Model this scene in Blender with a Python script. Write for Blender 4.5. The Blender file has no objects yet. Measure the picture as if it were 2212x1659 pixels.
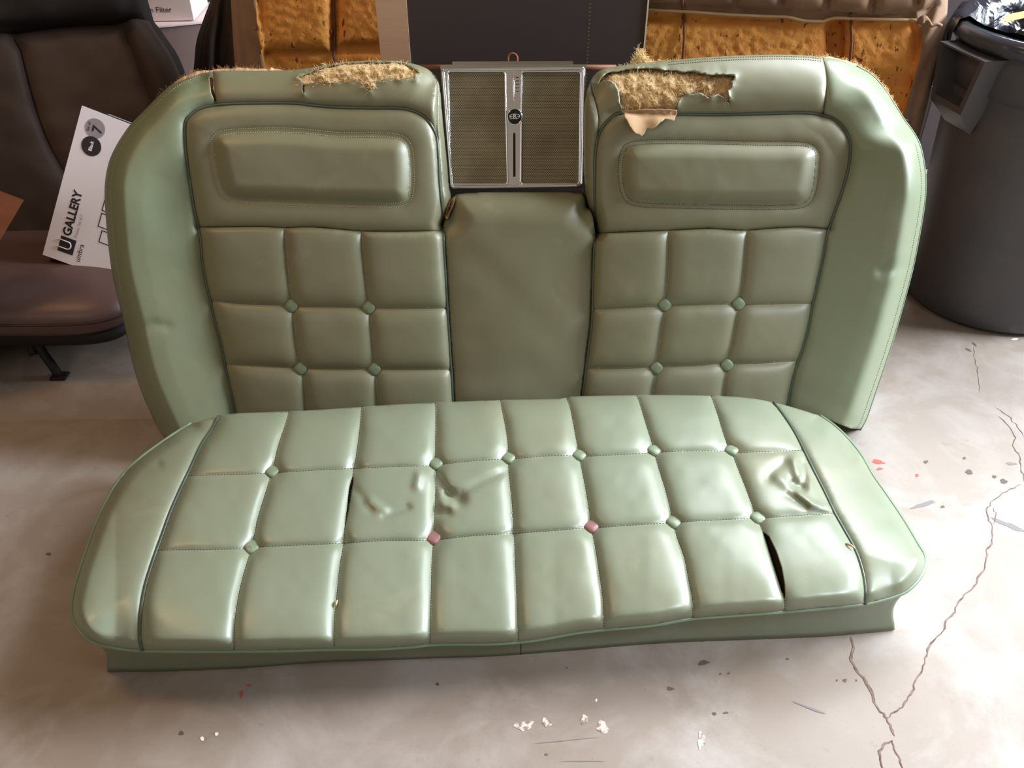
import bpy, math, random
import numpy as np
from mathutils import Vector, Matrix
from mathutils.geometry import delaunay_2d_cdt

random.seed(7)
rng = np.random.default_rng(7)
C = bpy.context.scene.collection
sc = bpy.context.scene

# ------------------------------------------------------------------ camera
CAM_H, PITCH, FPX = 1.15, math.radians(36.0), 1840.0
cam_d = bpy.data.cameras.new('camera')
cam_d.sensor_width = 36.0
cam_d.lens = FPX / 2212.0 * 36.0
cam_d.clip_start = 0.05
cam = bpy.data.objects.new('camera', cam_d)
cam.location = (0, 0, CAM_H)
cam.rotation_euler = (math.pi / 2 - PITCH, 0, 0)
C.objects.link(cam)
sc.camera = cam
sc.view_settings.view_transform = 'Standard'
sc.view_settings.look = 'None'
sc.view_settings.gamma = 1.0
sc.view_settings.exposure = 0.0
sc.view_settings.use_curve_mapping = False

# ------------------------------------------------------------------ world and lights
world = bpy.data.worlds.new('world')
sc.world = world
world.use_nodes = True
wn, wl = world.node_tree.nodes, world.node_tree.links
bg = wn['Background']
bg.inputs['Color'].default_value = (1.0, 0.80, 0.59, 1)
bg.inputs['Strength'].default_value = 0.27


def area_light(name, loc, target, sx, sy, power, col):
    d = bpy.data.lights.new(name, 'AREA')
    d.shape = 'RECTANGLE'
    d.size, d.size_y = sx, sy
    d.energy = power
    d.color = col
    o = bpy.data.objects.new(name, d)
    o.location = loc
    o.rotation_euler = (Vector(target) - Vector(loc)).to_track_quat('-Z', 'Y').to_euler()
    C.objects.link(o)
    return o


area_light('side_daylight', (3.4, 1.75, 1.90), (-0.6, 1.35, 0.3), 1.3, 1.2, 310, (0.82, 0.91, 1.0))
area_light('high_window_light', (1.7, 2.55, 2.25), (1.0, 0.95, 0.0), 1.5, 0.9, 82, (0.90, 0.95, 1.0))
area_light('warm_ceiling_lamp', (-1.7, 1.3, 2.7), (-0.6, 0.8, 0.0), 0.5, 0.5, 14, (1.0, 0.56, 0.24))
area_light('front_fill', (-1.6, -1.6, 2.4), (-0.2, 1.6, 0.4), 1.6, 1.2, 13, (1.0, 0.94, 0.90))
_sp = bpy.data.lights.new('doorway_light', 'SPOT')
_sp.energy, _sp.spot_size, _sp.spot_blend, _sp.shadow_soft_size, _sp.color = 340, math.radians(52), 1.0, 0.30, (0.80, 0.89, 1.0)
_so = bpy.data.objects.new('doorway_light', _sp)
_so.location = (2.0, -0.15, 2.2)
_so.rotation_euler = (Vector((0.95, 0.55, 0.0)) - Vector(_so.location)).to_track_quat('-Z', 'Y').to_euler()
C.objects.link(_so)

# ------------------------------------------------------------------ helpers
CT, ST = math.cos(PITCH), math.sin(PITCH)


def rays(p):
    p = np.asarray(p, float).reshape(-1, 2)
    x = (p[:, 0] - 1106.0) / FPX
    y = -(p[:, 1] - 829.5) / FPX
    # camera axes: right=(1,0,0) up=(0,ST,CT) forward=(0,CT,-ST)
    return np.stack([x, y * ST + CT, y * CT - ST], 1)


ORG = np.array([0, 0, CAM_H])


def on_plane(p, P0, N, h=0.0):
    d = rays(p)
    P0, N = np.asarray(P0, float), np.asarray(N, float)
    t = ((P0 - ORG) @ N + h) / (d @ N)
    return ORG + d * t[:, None]


def sm(pts, step=7.0, closed=False):
    """Catmull-Rom curve through the points, resampled."""
    P = [np.asarray(p, float) for p in pts]
    n = len(P)
    out = []
    rngi = range(n if closed else n - 1)
    for i in rngi:
        p1, p2 = P[i], P[(i + 1) % n]
        p0 = P[i - 1] if (i > 0 or closed) else 2 * p1 - p2
        p3 = P[(i + 2) % n] if (i + 2 < n or closed) else 2 * p2 - p1
        k = max(1, int(np.linalg.norm(p2 - p1) / step))
        for j in range(k):
            t = j / k
            out.append(0.5 * (2 * p1 + (p2 - p0) * t + (2 * p0 - 5 * p1 + 4 * p2 - p3) * t * t + (3 * p1 - p0 - 3 * p2 + p3) * t ** 3))
    if not closed:
        out.append(P[-1])
    return np.array(out)


def lin(pts, step=5.0, jag=0.0):
    out = []
    for a, b in zip(pts[:-1], pts[1:]):
        a, b = np.asarray(a, float), np.asarray(b, float)
        k = max(1, int(np.linalg.norm(b - a) / step))
        for j in range(k):
            q = a + (b - a) * j / k
            if j:
                q = q + rng.normal(0, jag, 2)
            out.append(q)
    out.append(np.asarray(pts[-1], float))
    return np.array(out)


def dist(P, lines):
    """distance of each point to the nearest of the polylines"""
    P = np.asarray(P, float)
    best = np.full(len(P), 1e9)
    for L in lines:
        L = np.asarray(L, float)
        A, B = L[:-1], L[1:]
        D = B - A
        q = (D * D).sum(1) + 1e-12
        for s in range(0, len(P), 8000):
            X = P[s:s + 8000]
            t = np.clip(((X[:, None] - A) * D).sum(2) / q, 0, 1)
            d = np.sqrt(((X[:, None] - A - t[..., None] * D) ** 2).sum(2)).min(1)
            best[s:s + 8000] = np.minimum(best[s:s + 8000], d)
    return best


def inside(P, poly):
    P = np.asarray(P, float)
    poly = np.asarray(poly, float)
    x, y = P[:, 0], P[:, 1]
    r = np.zeros(len(P), bool)
    n = len(poly)
    for i in range(n):
        x1, y1 = poly[i]
        x2, y2 = poly[(i + 1) % n]
        if y1 == y2:
            continue
        c = ((y1 > y) != (y2 > y)) & (x < (x2 - x1) * (y - y1) / (y2 - y1) + x1)
        r ^= c
    return r


_T = rng.random((64, 64))


def vn(x, y, s=1.0, seed=0):
    """smooth value noise in -1..1"""
    x = np.asarray(x, float) / s + seed * 7.31
    y = np.asarray(y, float) / s + seed * 3.77
    xi, yi = np.floor(x).astype(int), np.floor(y).astype(int)
    fx, fy = x - xi, y - yi
    fx, fy = fx * fx * (3 - 2 * fx), fy * fy * (3 - 2 * fy)
    g = lambda a, b: _T[a % 64, b % 64]
    v = (g(xi, yi) * (1 - fx) + g(xi + 1, yi) * fx) * (1 - fy) + (g(xi, yi + 1) * (1 - fx) + g(xi + 1, yi + 1) * fx) * fy
    return v * 2 - 1


def mesh_obj(name, verts, faces, m, parent=None, smooth=True, uv=None):
    me = bpy.data.meshes.new(name)
    me.from_pydata([tuple(map(float, v)) for v in verts], [], [tuple(map(int, f)) for f in faces])
    if smooth:
        me.polygons.foreach_set('use_smooth', [True] * len(me.polygons))
    if uv is not None:
        l = me.uv_layers.new(name='UVMap')
        idx = np.zeros(len(me.loops), int)
        me.loops.foreach_get('vertex_index', idx)
        l.data.foreach_set('uv', np.asarray(uv, float)[idx].ravel())
    me.materials.append(m)
    me.update()
    o = bpy.data.objects.new(name, me)
    C.objects.link(o)
    if parent:
        o.parent = parent
        o.matrix_parent_inverse = Matrix.Identity(4)
        if parent.type == 'EMPTY' or parent.parent is None:
            base = parent.matrix_basis.inverted()
            o.data.transform(base)
        else:
            o.data.transform(parent.parent.matrix_basis.inverted())
    return o


def thing(name, label, cat, loc=(0, 0, 0), group=None):
    o = bpy.data.objects.new(name, None)
    o.empty_display_size = 0.05
    o.location = loc
    C.objects.link(o)
    o['label'], o['category'] = label, cat
    if group:
        o['group'] = group
    return o


def tag(o, label, cat, group=None):
    o['label'], o['category'] = label, cat
    if group:
        o['group'] = group
    return o


def struct(o):
    o['kind'] = 'structure'
    return o


def tube_geo(path, r, n=8, closed=False, caps=True):
    P = [Vector(p) for p in path]
    m = len(P)
    rr = r if hasattr(r, '__len__') else [r] * m
    V, F = [], []
    up = Vector((0.13, 0.21, 0.97))
    prev = None
    for i in range(m):
        a = P[i - 1] if (i > 0 or closed) else P[i]
        b = P[(i + 1) % m] if (i < m - 1 or closed) else P[i]
        t = (b - a).normalized()
        s = prev if prev is not None else t.cross(up)
        s = (s - t * s.dot(t))
        if s.length < 1e-6:
            s = t.orthogonal()
        s.normalize()
        prev = s
        w = t.cross(s)
        for k in range(n):
            an = 2 * math.pi * k / n
            V.append(P[i] + (s * math.cos(an) + w * math.sin(an)) * rr[i])
    for i in range(m if closed else m - 1):
        j = (i + 1) % m
        for k in range(n):
            F.append((i * n + k, i * n + (k + 1) % n, j * n + (k + 1) % n, j * n + k))
    if caps and not closed:
        F.append(tuple(range(n - 1, -1, -1)))
        F.append(tuple((m - 1) * n + k for k in range(n)))
    return V, F


def tube(name, path, r, m, parent=None, n=8, closed=False):
    V, F = tube_geo(path, r, n, closed)
    return mesh_obj(name, V, F, m, parent)


def merge(parts):
    V, F = [], []
    for v, f in parts:
        k = len(V)
        V += list(v)
        F += [tuple(i + k for i in q) for q in f]
    return V, F


def box_geo(c, size, R=None, bev=0.0):
    """box with chamfered edges; R optional 3x3"""
    import bmesh
    bm = bmesh.new()
    bmesh.ops.create_cube(bm, size=1)
    for v in bm.verts:
        v.co = Vector((v.co.x * size[0], v.co.y * size[1], v.co.z * size[2]))
    if bev:
        bmesh.ops.bevel(bm, geom=bm.edges[:], offset=bev, segments=3, profile=0.5, affect='EDGES')
    R = R or Matrix.Identity(3)
    V = [R @ v.co + Vector(c) for v in bm.verts]
    bm.verts.index_update()
    F = [tuple(v.index for v in f.verts) for f in bm.faces]
    bm.free()
    return V, F


def side_points(L, offs, closed=False):
    L = np.asarray(L, float)
    t = (np.roll(L, -1, 0) - np.roll(L, 1, 0)) if closed else np.gradient(L, axis=0)
    t = t / (np.linalg.norm(t, axis=1)[:, None] + 1e-9)
    n = np.stack([-t[:, 1], t[:, 0]], 1)
    return np.concatenate([L + n * d for d in offs])


def cdt(outline, lines, step, extra=None, fine=None):
    """points on a grid inside the outline, with every line kept as mesh edges"""
    o = np.asarray(outline, float)
    x0, y0 = o.min(0)
    x1, y1 = o.max(0)
    xs = np.arange(x0 - 2, x1 + step, step)
    ys = np.arange(y0 - 2, y1 + step, step * 0.8660)
    G = []
    for j, y in enumerate(ys):
        G.append(np.stack([xs + (step / 2 if j % 2 else 0), np.full(len(xs), y)], 1))
    G = np.concatenate(G)
    G = G[inside(G, o)]
    allL = [np.vstack([o, o[:1]])] + [np.asarray(l, float) for l in lines]
    if step < 6.5 and fine != 0:
        E_ = [side_points(o, (-13, -8.5, -5, -2.2, 2.2, 5, 8.5, 13), True)] + [side_points(l, (-6, -2.5, 2.5, 6)) for l in lines]
        E_ = np.concatenate(E_)
        E_ = E_[inside(E_, o)]
        E_ = E_[dist(E_, allL) > 1.6]
        key = np.unique((E_ / 2.4).astype(int), axis=0, return_index=True)[1]
        E_ = E_[np.sort(key)]
        occ = set(map(tuple, (E_ / step).astype(int)))
        G = np.array([g for g in G if (int(g[0] / step), int(g[1] / step)) not in occ])
        G = np.concatenate([G[dist(G, allL) > step * 0.45], E_])
    else:
        G = G[dist(G, allL) > step * 0.45]
    V = [Vector(p) for p in G]
    E = []
    for l in allL:
        k = len(V)
        V += [Vector(p) for p in l]
        E += [(k + i, k + i + 1) for i in range(len(l) - 1)]
    r = delaunay_2d_cdt(V, E, [], 0, 0.05)
    P = np.array([tuple(v) for v in r[0]])
    T = np.array([f for f in r[2] if len(f) == 3])
    cen = P[T].mean(1)
    T = T[inside(cen, o)]
    a, b, c = P[T[:, 0]], P[T[:, 1]], P[T[:, 2]]
    cr = (b[:, 0] - a[:, 0]) * (c[:, 1] - a[:, 1]) - (b[:, 1] - a[:, 1]) * (c[:, 0] - a[:, 0])
    T[cr > 0] = T[cr > 0][:, ::-1]     # facing the viewer
    return P, T


def relief(outline, lines, step, place, hfun, regions, default, parent, holes=(), thick=None):
    """A padded surface. regions: [(name, polygon, material)], default (name, material).
    Returns the list of made objects."""
    P, T = cdt(outline, lines, step)
    h = hfun(P)
    X = place(P, h)
    X[:, 2] = np.maximum(X[:, 2], 0.002)
    cen = P[T].mean(1)
    lab = np.full(len(T), -1)
    for i, (nm, poly, m) in enumerate(regions):
        k = inside(cen, poly) & (lab == -1)
        lab[k] = i
    for poly in holes:
        lab[inside(cen, poly)] = -2
    res = []
    for i in range(-1, len(regions)):
        t = T[lab == i]
        if len(t) == 0:
            continue
        nm, m = (default if i < 0 else (regions[i][0], regions[i][2]))
        u, inv = np.unique(t, return_inverse=True)
        o = mesh_obj(nm, X[u], inv.reshape(-1, 3), m, parent, uv=P[u] / 1000.0)
        res.append(o)
        if thick:
            s = o.modifiers.new('solid', 'SOLIDIFY')
            s.thickness = thick
            s.offset = -1
    return res


def shell(name, outline, place, hfun, hback, m, parent, inset=0.0, zmin=None):
    """the sides and the rear of a padded piece whose front is a relief"""
    o = np.asarray(outline, float)
    n = len(o)
    hf = hfun(o)
    A = place(o, hf)
    N = place.N
    B = A - N[None, :] * (hf - hback)[:, None]
    c = B.mean(0)
    B = B + (c - B) * inset
    Mi = (A + B) / 2
    if zmin is not None:
        A[:, 2] = np.maximum(A[:, 2], zmin); B[:, 2] = np.maximum(B[:, 2], zmin); Mi[:, 2] = np.maximum(Mi[:, 2], zmin)
    V = list(A) + list(Mi) + list(B)
    F = []
    for i in range(n):
        j = (i + 1) % n
        F.append((i, j, n + j, n + i))
        F.append((n + i, n + j, 2 * n + j, 2 * n + i))
    F.append(tuple(range(2 * n, 3 * n)))
    ob = mesh_obj(name, V, F, m, parent, smooth=False)
    return ob


class Plane:
    def __init__(self, P0, N):
        self.P0 = np.array(P0, float)
        N = np.array(N, float)
        self.N = N / np.linalg.norm(N)

    def __call__(self, p, h=0.0):
        return on_plane(p, self.P0, self.N, h)


def frame_of(N, up=(0, 0, 1)):
    N = Vector(N).normalized()
    x = Vector(up).cross(N).normalized()
    y = N.cross(x)
    return Matrix((x, y, N)).transposed()


def dome_geo(c, R, rx, ry, ht, n=28, rot=0.0, ex=2.6, rings=((1.0, -0.35), (1.0, 0.25), (0.93, 0.62), (0.8, 0.82), (0.5, 0.96), (0.2, 1.0))):
    V, F = [], []
    for (rr, hh) in rings:
        for k in range(n):
            a = 2 * math.pi * k / n
            ca, sa = math.cos(a), math.sin(a)
            q = (abs(ca) ** ex + abs(sa) ** ex) ** (-1 / ex)
            x, y = ca * q * rr, sa * q * rr
            x, y = x * math.cos(rot) - y * math.sin(rot), x * math.sin(rot) + y * math.cos(rot)
            V.append(Vector(c) + R @ Vector((x * rx, y * ry, hh * ht)))
    m = len(rings)
    for i in range(m - 1):
        for k in range(n):
            F.append((i * n + k, i * n + (k + 1) % n, (i + 1) * n + (k + 1) % n, (i + 1) * n + k))
    F.append(tuple((m - 1) * n + k for k in range(n)))
    F.append(tuple(range(n - 1, -1, -1)))
    return V, F


def fibres(bases, normals, n, L, r, curl=1.0):
    """many short curly strands as one mesh"""
    V, F = [], []
    for i in range(n):
        k = rng.integers(len(bases))
        p = np.array(bases[k], float) + rng.normal(0, 0.0015, 3)
        d = np.array(normals[k], float) * rng.uniform(0.05, 0.9) + rng.normal(0, 0.6, 3)
        d /= np.linalg.norm(d)
        l = L * rng.uniform(0.4, 1.3)
        bend = rng.normal(0, 1, 3) * curl
        pts = []
        for j in range(5):
            pts.append(p.copy())
            d = d + bend * 0.28 + rng.normal(0, 0.15, 3)
            d /= np.linalg.norm(d)
            p = p + d * l / 4
        v, f = tube_geo(pts, [r, r, r * 0.9, r * 0.7, r * 0.4], 3, caps=False)
        b = len(V)
        V += v
        F += [tuple(q + b for q in ff) for ff in f]
    return V, F


# ------------------------------------------------------------------ materials
def srgb(r, g, b):
    f = lambda c: (c / 255 / 12.92) if c / 255 <= 0.04045 else ((c / 255 + 0.055) / 1.055) ** 2.4
    return (f(r), f(g), f(b), 1.0)


class Mat:
    def __init__(self, name, col, rough=0.5, metal=0.0, spec=0.5):
        self.m = bpy.data.materials.new(name)
        self.m.use_nodes = True
        self.nt = self.m.node_tree
        self.N, self.L = self.nt.nodes, self.nt.links
        self.b = self.N['Principled BSDF']
        self.b.inputs['Base Color'].default_value = col
        self.b.inputs['Roughness'].default_value = rough
        self.b.inputs['Metallic'].default_value = metal
        self.b.inputs['Specular IOR Level'].default_value = spec
        self.tc = self.N.new('ShaderNodeTexCoord')
        self.col = None
        self.h = None
        self.basecol = col

    def noise(self, scale, detail=4, rough=0.55, coord='Object', dist=0.0, stretch=None):
        n = self.N.new('ShaderNodeTexNoise')
        n.inputs['Scale'].default_value = scale
        n.inputs['Detail'].default_value = detail
        n.inputs['Roughness'].default_value = rough
        n.inputs['Distortion'].default_value = dist
        src = self.tc.outputs[coord]
        if stretch:
            mp = self.N.new('ShaderNodeMapping')
            mp.inputs['Scale'].default_value = stretch
            self.L.new(src, mp.inputs['Vector'])
            src = mp.outputs['Vector']
        self.L.new(src, n.inputs['Vector'])
        return n.outputs['Fac']

    def ramp(self, fac, a, b, ca=(0, 0, 0, 1), cb=(1, 1, 1, 1)):
        r = self.N.new('ShaderNodeValToRGB')
        r.color_ramp.elements[0].position = a
        r.color_ramp.elements[1].position = b
        r.color_ramp.elements[0].color = ca
        r.color_ramp.elements[1].color = cb
        self.L.new(fac, r.inputs['Fac'])
        return r.outputs['Color']

    def mix(self, fac, col, amount=1.0):
        """mix col over the present base colour where fac"""
        x = self.N.new('ShaderNodeMix')
        x.data_type = 'RGBA'
        if self.col is None:
            x.inputs[6].default_value = self.basecol
        else:
            self.L.new(self.col, x.inputs[6])
        x.inputs[7].default_value = col
        if amount != 1.0:
            mm = self.N.new('ShaderNodeMath')
            mm.operation = 'MULTIPLY'
            self.L.new(fac, mm.inputs[0])
            mm.inputs[1].default_value = amount
            fac = mm.outputs[0]
        self.L.new(fac, x.inputs[0])
        self.col = x.outputs[2]
        self.L.new(self.col, self.b.inputs['Base Color'])
        return self

    def bump(self, fac, strength=0.2, distance=0.002):
        b = self.N.new('ShaderNodeBump')
        b.inputs['Strength'].default_value = strength
        b.inputs['Distance'].default_value = distance
        self.L.new(fac, b.inputs['Height'])
        if self.h is not None:
            self.L.new(self.h, b.inputs['Normal'])
        self.h = b.outputs['Normal']
        self.L.new(self.h, self.b.inputs['Normal'])
        return self

    def rough(self, fac, lo, hi):
        mr = self.N.new('ShaderNodeMapRange')
        mr.inputs['To Min'].default_value = lo
        mr.inputs['To Max'].default_value = hi
        self.L.new(fac, mr.inputs['Value'])
        self.L.new(mr.outputs[0], self.b.inputs['Roughness'])
        return self


def vinyl(name, col, r=0.36):
    m = Mat(name, col, r, spec=0.75)
    big = m.noise(4.0, 3, 0.6)
    m.mix(m.ramp(big, 0.45, 0.75), srgb(132, 122, 92), 0.35)
    m.mix(m.ramp(m.noise(9.0, 5, 0.65, dist=0.6), 0.60, 0.80), srgb(168, 160, 138), 0.28)
    m.mix(m.ramp(m.noise(260, 2), 0.72, 0.78), srgb(190, 185, 160), 0.25)
    m.bump(m.noise(900, 2, 0.5), 0.10, 0.0006)
    m.bump(m.noise(14, 4, 0.5), 0.08, 0.003)
    m.rough(m.noise(11, 4), r - 0.06, r + 0.10)
    return m.m


GREEN = srgb(126, 134, 112)
M = {}
M['vinyl'] = vinyl('green_vinyl', GREEN, 0.36)
M['vinyl_back_warmlit'] = vinyl('green_vinyl_back_warmlit', srgb(120, 120, 93), 0.44)  # same vinyl as the cushion, with the backrest's warm light coloured in
M['vinyl_bolster'] = vinyl('green_vinyl_bolster', srgb(120, 131, 103), 0.44)
M['vinyl_skirt'] = vinyl('green_vinyl_skirt', srgb(116, 126, 104), 0.5)
M['piping'] = Mat('dark_piping', srgb(74, 88, 76), 0.3).m
M['piping_light'] = Mat('green_piping', srgb(118, 140, 112), 0.34).m
M['thread'] = Mat('stitch_thread', srgb(176, 178, 140), 0.8).m
M['thread_dark'] = Mat('dark_thread', srgb(66, 60, 46), 0.8).m
M['rustcloth'] = Mat('rusty_backing', srgb(120, 62, 36), 0.9).m
M['button'] = Mat('green_button', srgb(122, 136, 110), 0.36).m
M['button_pink'] = Mat('pink_button', srgb(146, 104, 100), 0.34).m
M['dark'] = Mat('dark_gap', srgb(38, 24, 16), 0.95).m
_m = Mat('tan_fibre', srgb(228, 198, 150), 0.9)
_m.mix(_m.ramp(_m.noise(60, 5), 0.4, 0.65), srgb(186, 138, 90), 0.6)
_m.mix(_m.ramp(_m.noise(140, 4), 0.55, 0.7), srgb(240, 222, 180), 0.8)
_m.bump(_m.noise(160, 6, 0.7), 0.9, 0.006)
M['padding'] = _m.m
M['fibre'] = Mat('loose_fibre', srgb(232, 206, 150), 0.8).m
M['fibre_brown'] = Mat('brown_fibre', srgb(176, 124, 76), 0.85).m
_m = Mat('backing_cloth', srgb(196, 162, 124), 0.85)
_m.mix(_m.ramp(_m.noise(25, 4), 0.45, 0.7), srgb(150, 118, 84), 0.6)
M['flap'] = _m.m
_m = Mat('chrome', (0.82, 0.84, 0.88, 1), 0.09, 1.0)
_m.rough(_m.noise(30, 4), 0.05, 0.2)
M['chrome'] = _m.m
M['steel'] = Mat('dull_steel', srgb(150, 142, 130), 0.35, 0.9).m
M['emblem_black'] = Mat('emblem_black', srgb(20, 18, 20), 0.15).m
M['white_metal'] = Mat('emblem_silver', srgb(225, 225, 225), 0.3, 0.3).m
M['rust'] = Mat('rusty_wire', srgb(120, 74, 48), 0.7, 0.3).m


def perforated():
    m = Mat('perforated_grille', srgb(150, 140, 112), 0.42, 0.75)
    N, L = m.N, m.L
    mp = N.new('ShaderNodeMapping')
    mp.inputs['Scale'].default_value = (1000 / 4.1, 1000 / 4.1, 1)
    L.new(m.tc.outputs['UV'], mp.inputs['Vector'])
    sep = N.new('ShaderNodeSeparateXYZ')
    L.new(mp.outputs[0], sep.inputs[0])

    def mth(op, a, b=None):
        n = N.new('ShaderNodeMath')
        n.operation = op
        for i, v in enumerate((a, b)):
            if v is None:
                continue
            if isinstance(v, (int, float)):
                n.inputs[i].default_value = v
            else:
                L.new(v, n.inputs[i])
        return n.outputs[0]

    def dots(ox, oy):
        fx = mth('SUBTRACT', mth('FRACT', mth('ADD', sep.outputs[0], ox)), 0.5)
        fy = mth('MULTIPLY', mth('SUBTRACT', mth('FRACT', mth('ADD', mth('DIVIDE', sep.outputs[1], 1.5), oy)), 0.5), 1.5)
        return mth('SQRT', mth('ADD', mth('MULTIPLY', fx, fx), mth('MULTIPLY', fy, fy)))
    d = mth('MINIMUM', dots(0, 0), dots(0.5, 0.5))
    hole = mth('LESS_THAN', d, 0.27)
    m.mix(m.ramp(m.noise(14, 4), 0.4, 0.7), srgb(110, 100, 74), 0.6)
    m.mix(hole, srgb(14, 12, 8), 0.95)
    inv = mth('SUBTRACT', 1.0, hole)
    L.new(mth('MULTIPLY', inv, 0.75), m.b.inputs['Metallic'])
    return m.m


M['grille'] = perforated()

# ------------------------------------------------------------------ the room
floor_m = Mat('concrete', srgb(146, 134, 124), 0.5)
floor_m.mix(floor_m.ramp(floor_m.noise(1.2, 5, 0.6), 0.42, 0.66), srgb(122, 100, 78), 0.6)
floor_m.mix(floor_m.ramp(floor_m.noise(5, 6, 0.65, dist=0.5), 0.45, 0.70), srgb(182, 176, 172), 0.5)
floor_m.mix(floor_m.ramp(floor_m.noise(28, 5, 0.7), 0.62, 0.72), srgb(110, 98, 88), 0.35)
floor_m.mix(floor_m.ramp(floor_m.noise(160, 3), 0.68, 0.74), srgb(90, 80, 72), 0.4)
floor_m.bump(floor_m.noise(40, 6, 0.65), 0.12, 0.003)
floor_m.rough(floor_m.noise(7, 5), 0.36, 0.62)
floor = struct(mesh_obj('floor', [(-4, -3.5, 0), (5, -3.5, 0), (5, 3.4, 0), (-4, 3.4, 0)], [(0, 1, 2, 3)], floor_m.m, smooth=False))
wall_m = Mat('dim_wall', srgb(70, 62, 56), 0.9)
wall_m.mix(wall_m.ramp(wall_m.noise(2, 4), 0.4, 0.7), srgb(54, 46, 40), 0.7)
V, F = box_geo((0.5, 3.45, 1.4), (9.2, 0.1, 2.8))
struct(mesh_obj('wall_back', V, F, wall_m.m, smooth=False))
V, F = box_geo((5.05, 0.0, 1.4), (0.1, 7.0, 2.8))
struct(mesh_obj('wall_right', V, F, wall_m.m, smooth=False))
V, F = box_geo((-4.05, 0.0, 1.4), (0.1, 7.0, 2.8))
struct(mesh_obj('wall_left', V, F, wall_m.m, smooth=False))

FP = Plane((0, 0, 0), (0, 0, 1))


def ribbon(name, px, w, m, parent, z=0.0006, jit=0.5):
    px = lin(px, 6, 1.6)
    L = FP(px)[:, :2]
    V, F = [], []
    for i, p in enumerate(L):
        a, b = L[max(0, i - 1)], L[min(len(L) - 1, i + 1)]
        t = (b - a) / (np.linalg.norm(b - a) + 1e-9)
        nrm = np.array([-t[1], t[0]])
        ww = w * rng.uniform(1 - jit, 1 + jit) * 0.5 * min(1, (i + 1) / 3, (len(L) - i) / 3)
        V += [(p[0] + nrm[0] * ww, p[1] + nrm[1] * ww, z), (p[0] - nrm[0] * ww, p[1] - nrm[1] * ww, z)]
    for i in range(len(L) - 1):
        F.append((2 * i, 2 * i + 1, 2 * i + 3, 2 * i + 2))
    return mesh_obj(name, V, F, m, parent, smooth=False)


def crk(pts):
    return [(1700 + x / 2.1855, 900 + y / 2.1855) for x, y in pts]


crack_m = Mat('crack', srgb(92, 72, 62), 0.95)
crack_m.mix(crack_m.ramp(crack_m.noise(60, 4), 0.4, 0.6), srgb(140, 116, 104), 0.8)
ribbon('floor_crack', crk([(300, 1040), (315, 1090), (302, 1140), (330, 1200), (365, 1240), (400, 1300), (412, 1350), (440, 1395), (472, 1425), (490, 1470), (508, 1508)]), 0.0040, crack_m.m, floor)
ribbon('floor_crack', crk([(472, 1422), (520, 1390), (560, 1345), (590, 1300), (605, 1250), (640, 1195), (650, 1140), (680, 1070), (740, 1010), (750, 965), (795, 925), (810, 875), (860, 825), (895, 790), (900, 760), (935, 710), (940, 630), (968, 600), (970, 520), (945, 460), (960, 405), (1010, 370), (1060, 340), (1105, 322)]), 0.0022, crack_m.m, floor)
ribbon('floor_crack', crk([(1000, 0), (1055, 55), (1080, 100), (1065, 135), (1100, 190), (1105, 230), (1119, 300), (1140, 330)]), 0.0022, crack_m.m, floor)
ribbon('floor_crack', crk([(496, 1530), (455, 1550), (435, 1580), (440, 1620), (452, 1680)]), 0.0030, crack_m.m, floor)
ribbon('floor_crack', crk([(496, 1528), (510, 1580), (535, 1620), (552, 1680)]), 0.0022, crack_m.m, floor)
ribbon('floor_crack', crk([(975, 430), (985, 470), (975, 510)]), 0.0016, crack_m.m, floor)
ribbon('floor_crack', [(2104, 750), (2110, 800), (2118, 850)], 0.0010, crack_m.m, floor)
ribbon('floor_crack', [(2150, 880), (2180, 900), (2212, 945)], 0.0016, crack_m.m, floor)


def blot(px, py, rx, ry, m, z=0.0005, name='floor_stain', n=22, rough=0.3, ang=0.0):
    V = []
    ph = rng.uniform(0, 6.28, 3)
    for k in range(n):
        a = 2 * math.pi * k / n
        q = 1 + rough * (math.sin(2 * a + ph[0]) * 0.5 + math.sin(3 * a + ph[1]) * 0.4 + math.sin(5 * a + ph[2]) * 0.4) + rng.normal(0, rough * 0.15)
        x, y = rx * q * math.cos(a), ry * q * math.sin(a)
        V.append((px + x * math.cos(ang) - y * math.sin(ang), py + x * math.sin(ang) + y * math.cos(ang)))
    X = FP(np.array(V))
    X[:, 2] = z
    return mesh_obj(name, X, [tuple(range(n - 1, -1, -1))], m, floor, smooth=False)


spot_m = Mat('dark_spot', srgb(92, 80, 74), 0.8).m
grey_m = Mat('grey_scuff', srgb(118, 112, 112), 0.7).m
red_m = Mat('red_mark', srgb(178, 84, 74), 0.8).m
pale_m = Mat('pale_chip', srgb(214, 200, 190), 0.85)
pale_m.mix(pale_m.ramp(pale_m.noise(120, 4), 0.45, 0.6), srgb(130, 104, 90), 0.9)
for (x, y, rx, ry) in ((1825, 1470, 5, 3), (1448, 1488, 7, 4), (1520, 1432, 12, 5), (1574, 1455, 3, 2), (1701, 1424, 3, 2), (2093, 1020, 8, 5), (2168, 1040, 8, 5),
                       (2148, 1030, 5, 3), (2083, 990, 3, 3), (1808, 1470, 2, 2), (1850, 1470, 2, 2), (392, 1584, 6, 4), (945, 1478, 4, 3), (1556, 1456, 2, 2), (1568, 1540, 6, 2), (1543, 1542, 5, 3),
                       (1180, 1630, 4, 2), (2000, 998, 5, 3), (2036, 1095, 4, 3), (1224, 1443, 2, 2)):
    blot(x, y, rx, ry, spot_m)
for (x, y, rx, ry, a) in ((1995, 1090, 28, 4, -0.25), (2180, 1135, 35, 5, 0.4), (1220, 1600, 60, 1, -0.1), (1260, 1645, 40, 1, 0), (2185, 1002, 12, 3, 0), (1750, 1530, 40, 2, 0.35)):
    blot(x, y, rx, ry, grey_m, ang=a)
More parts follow.
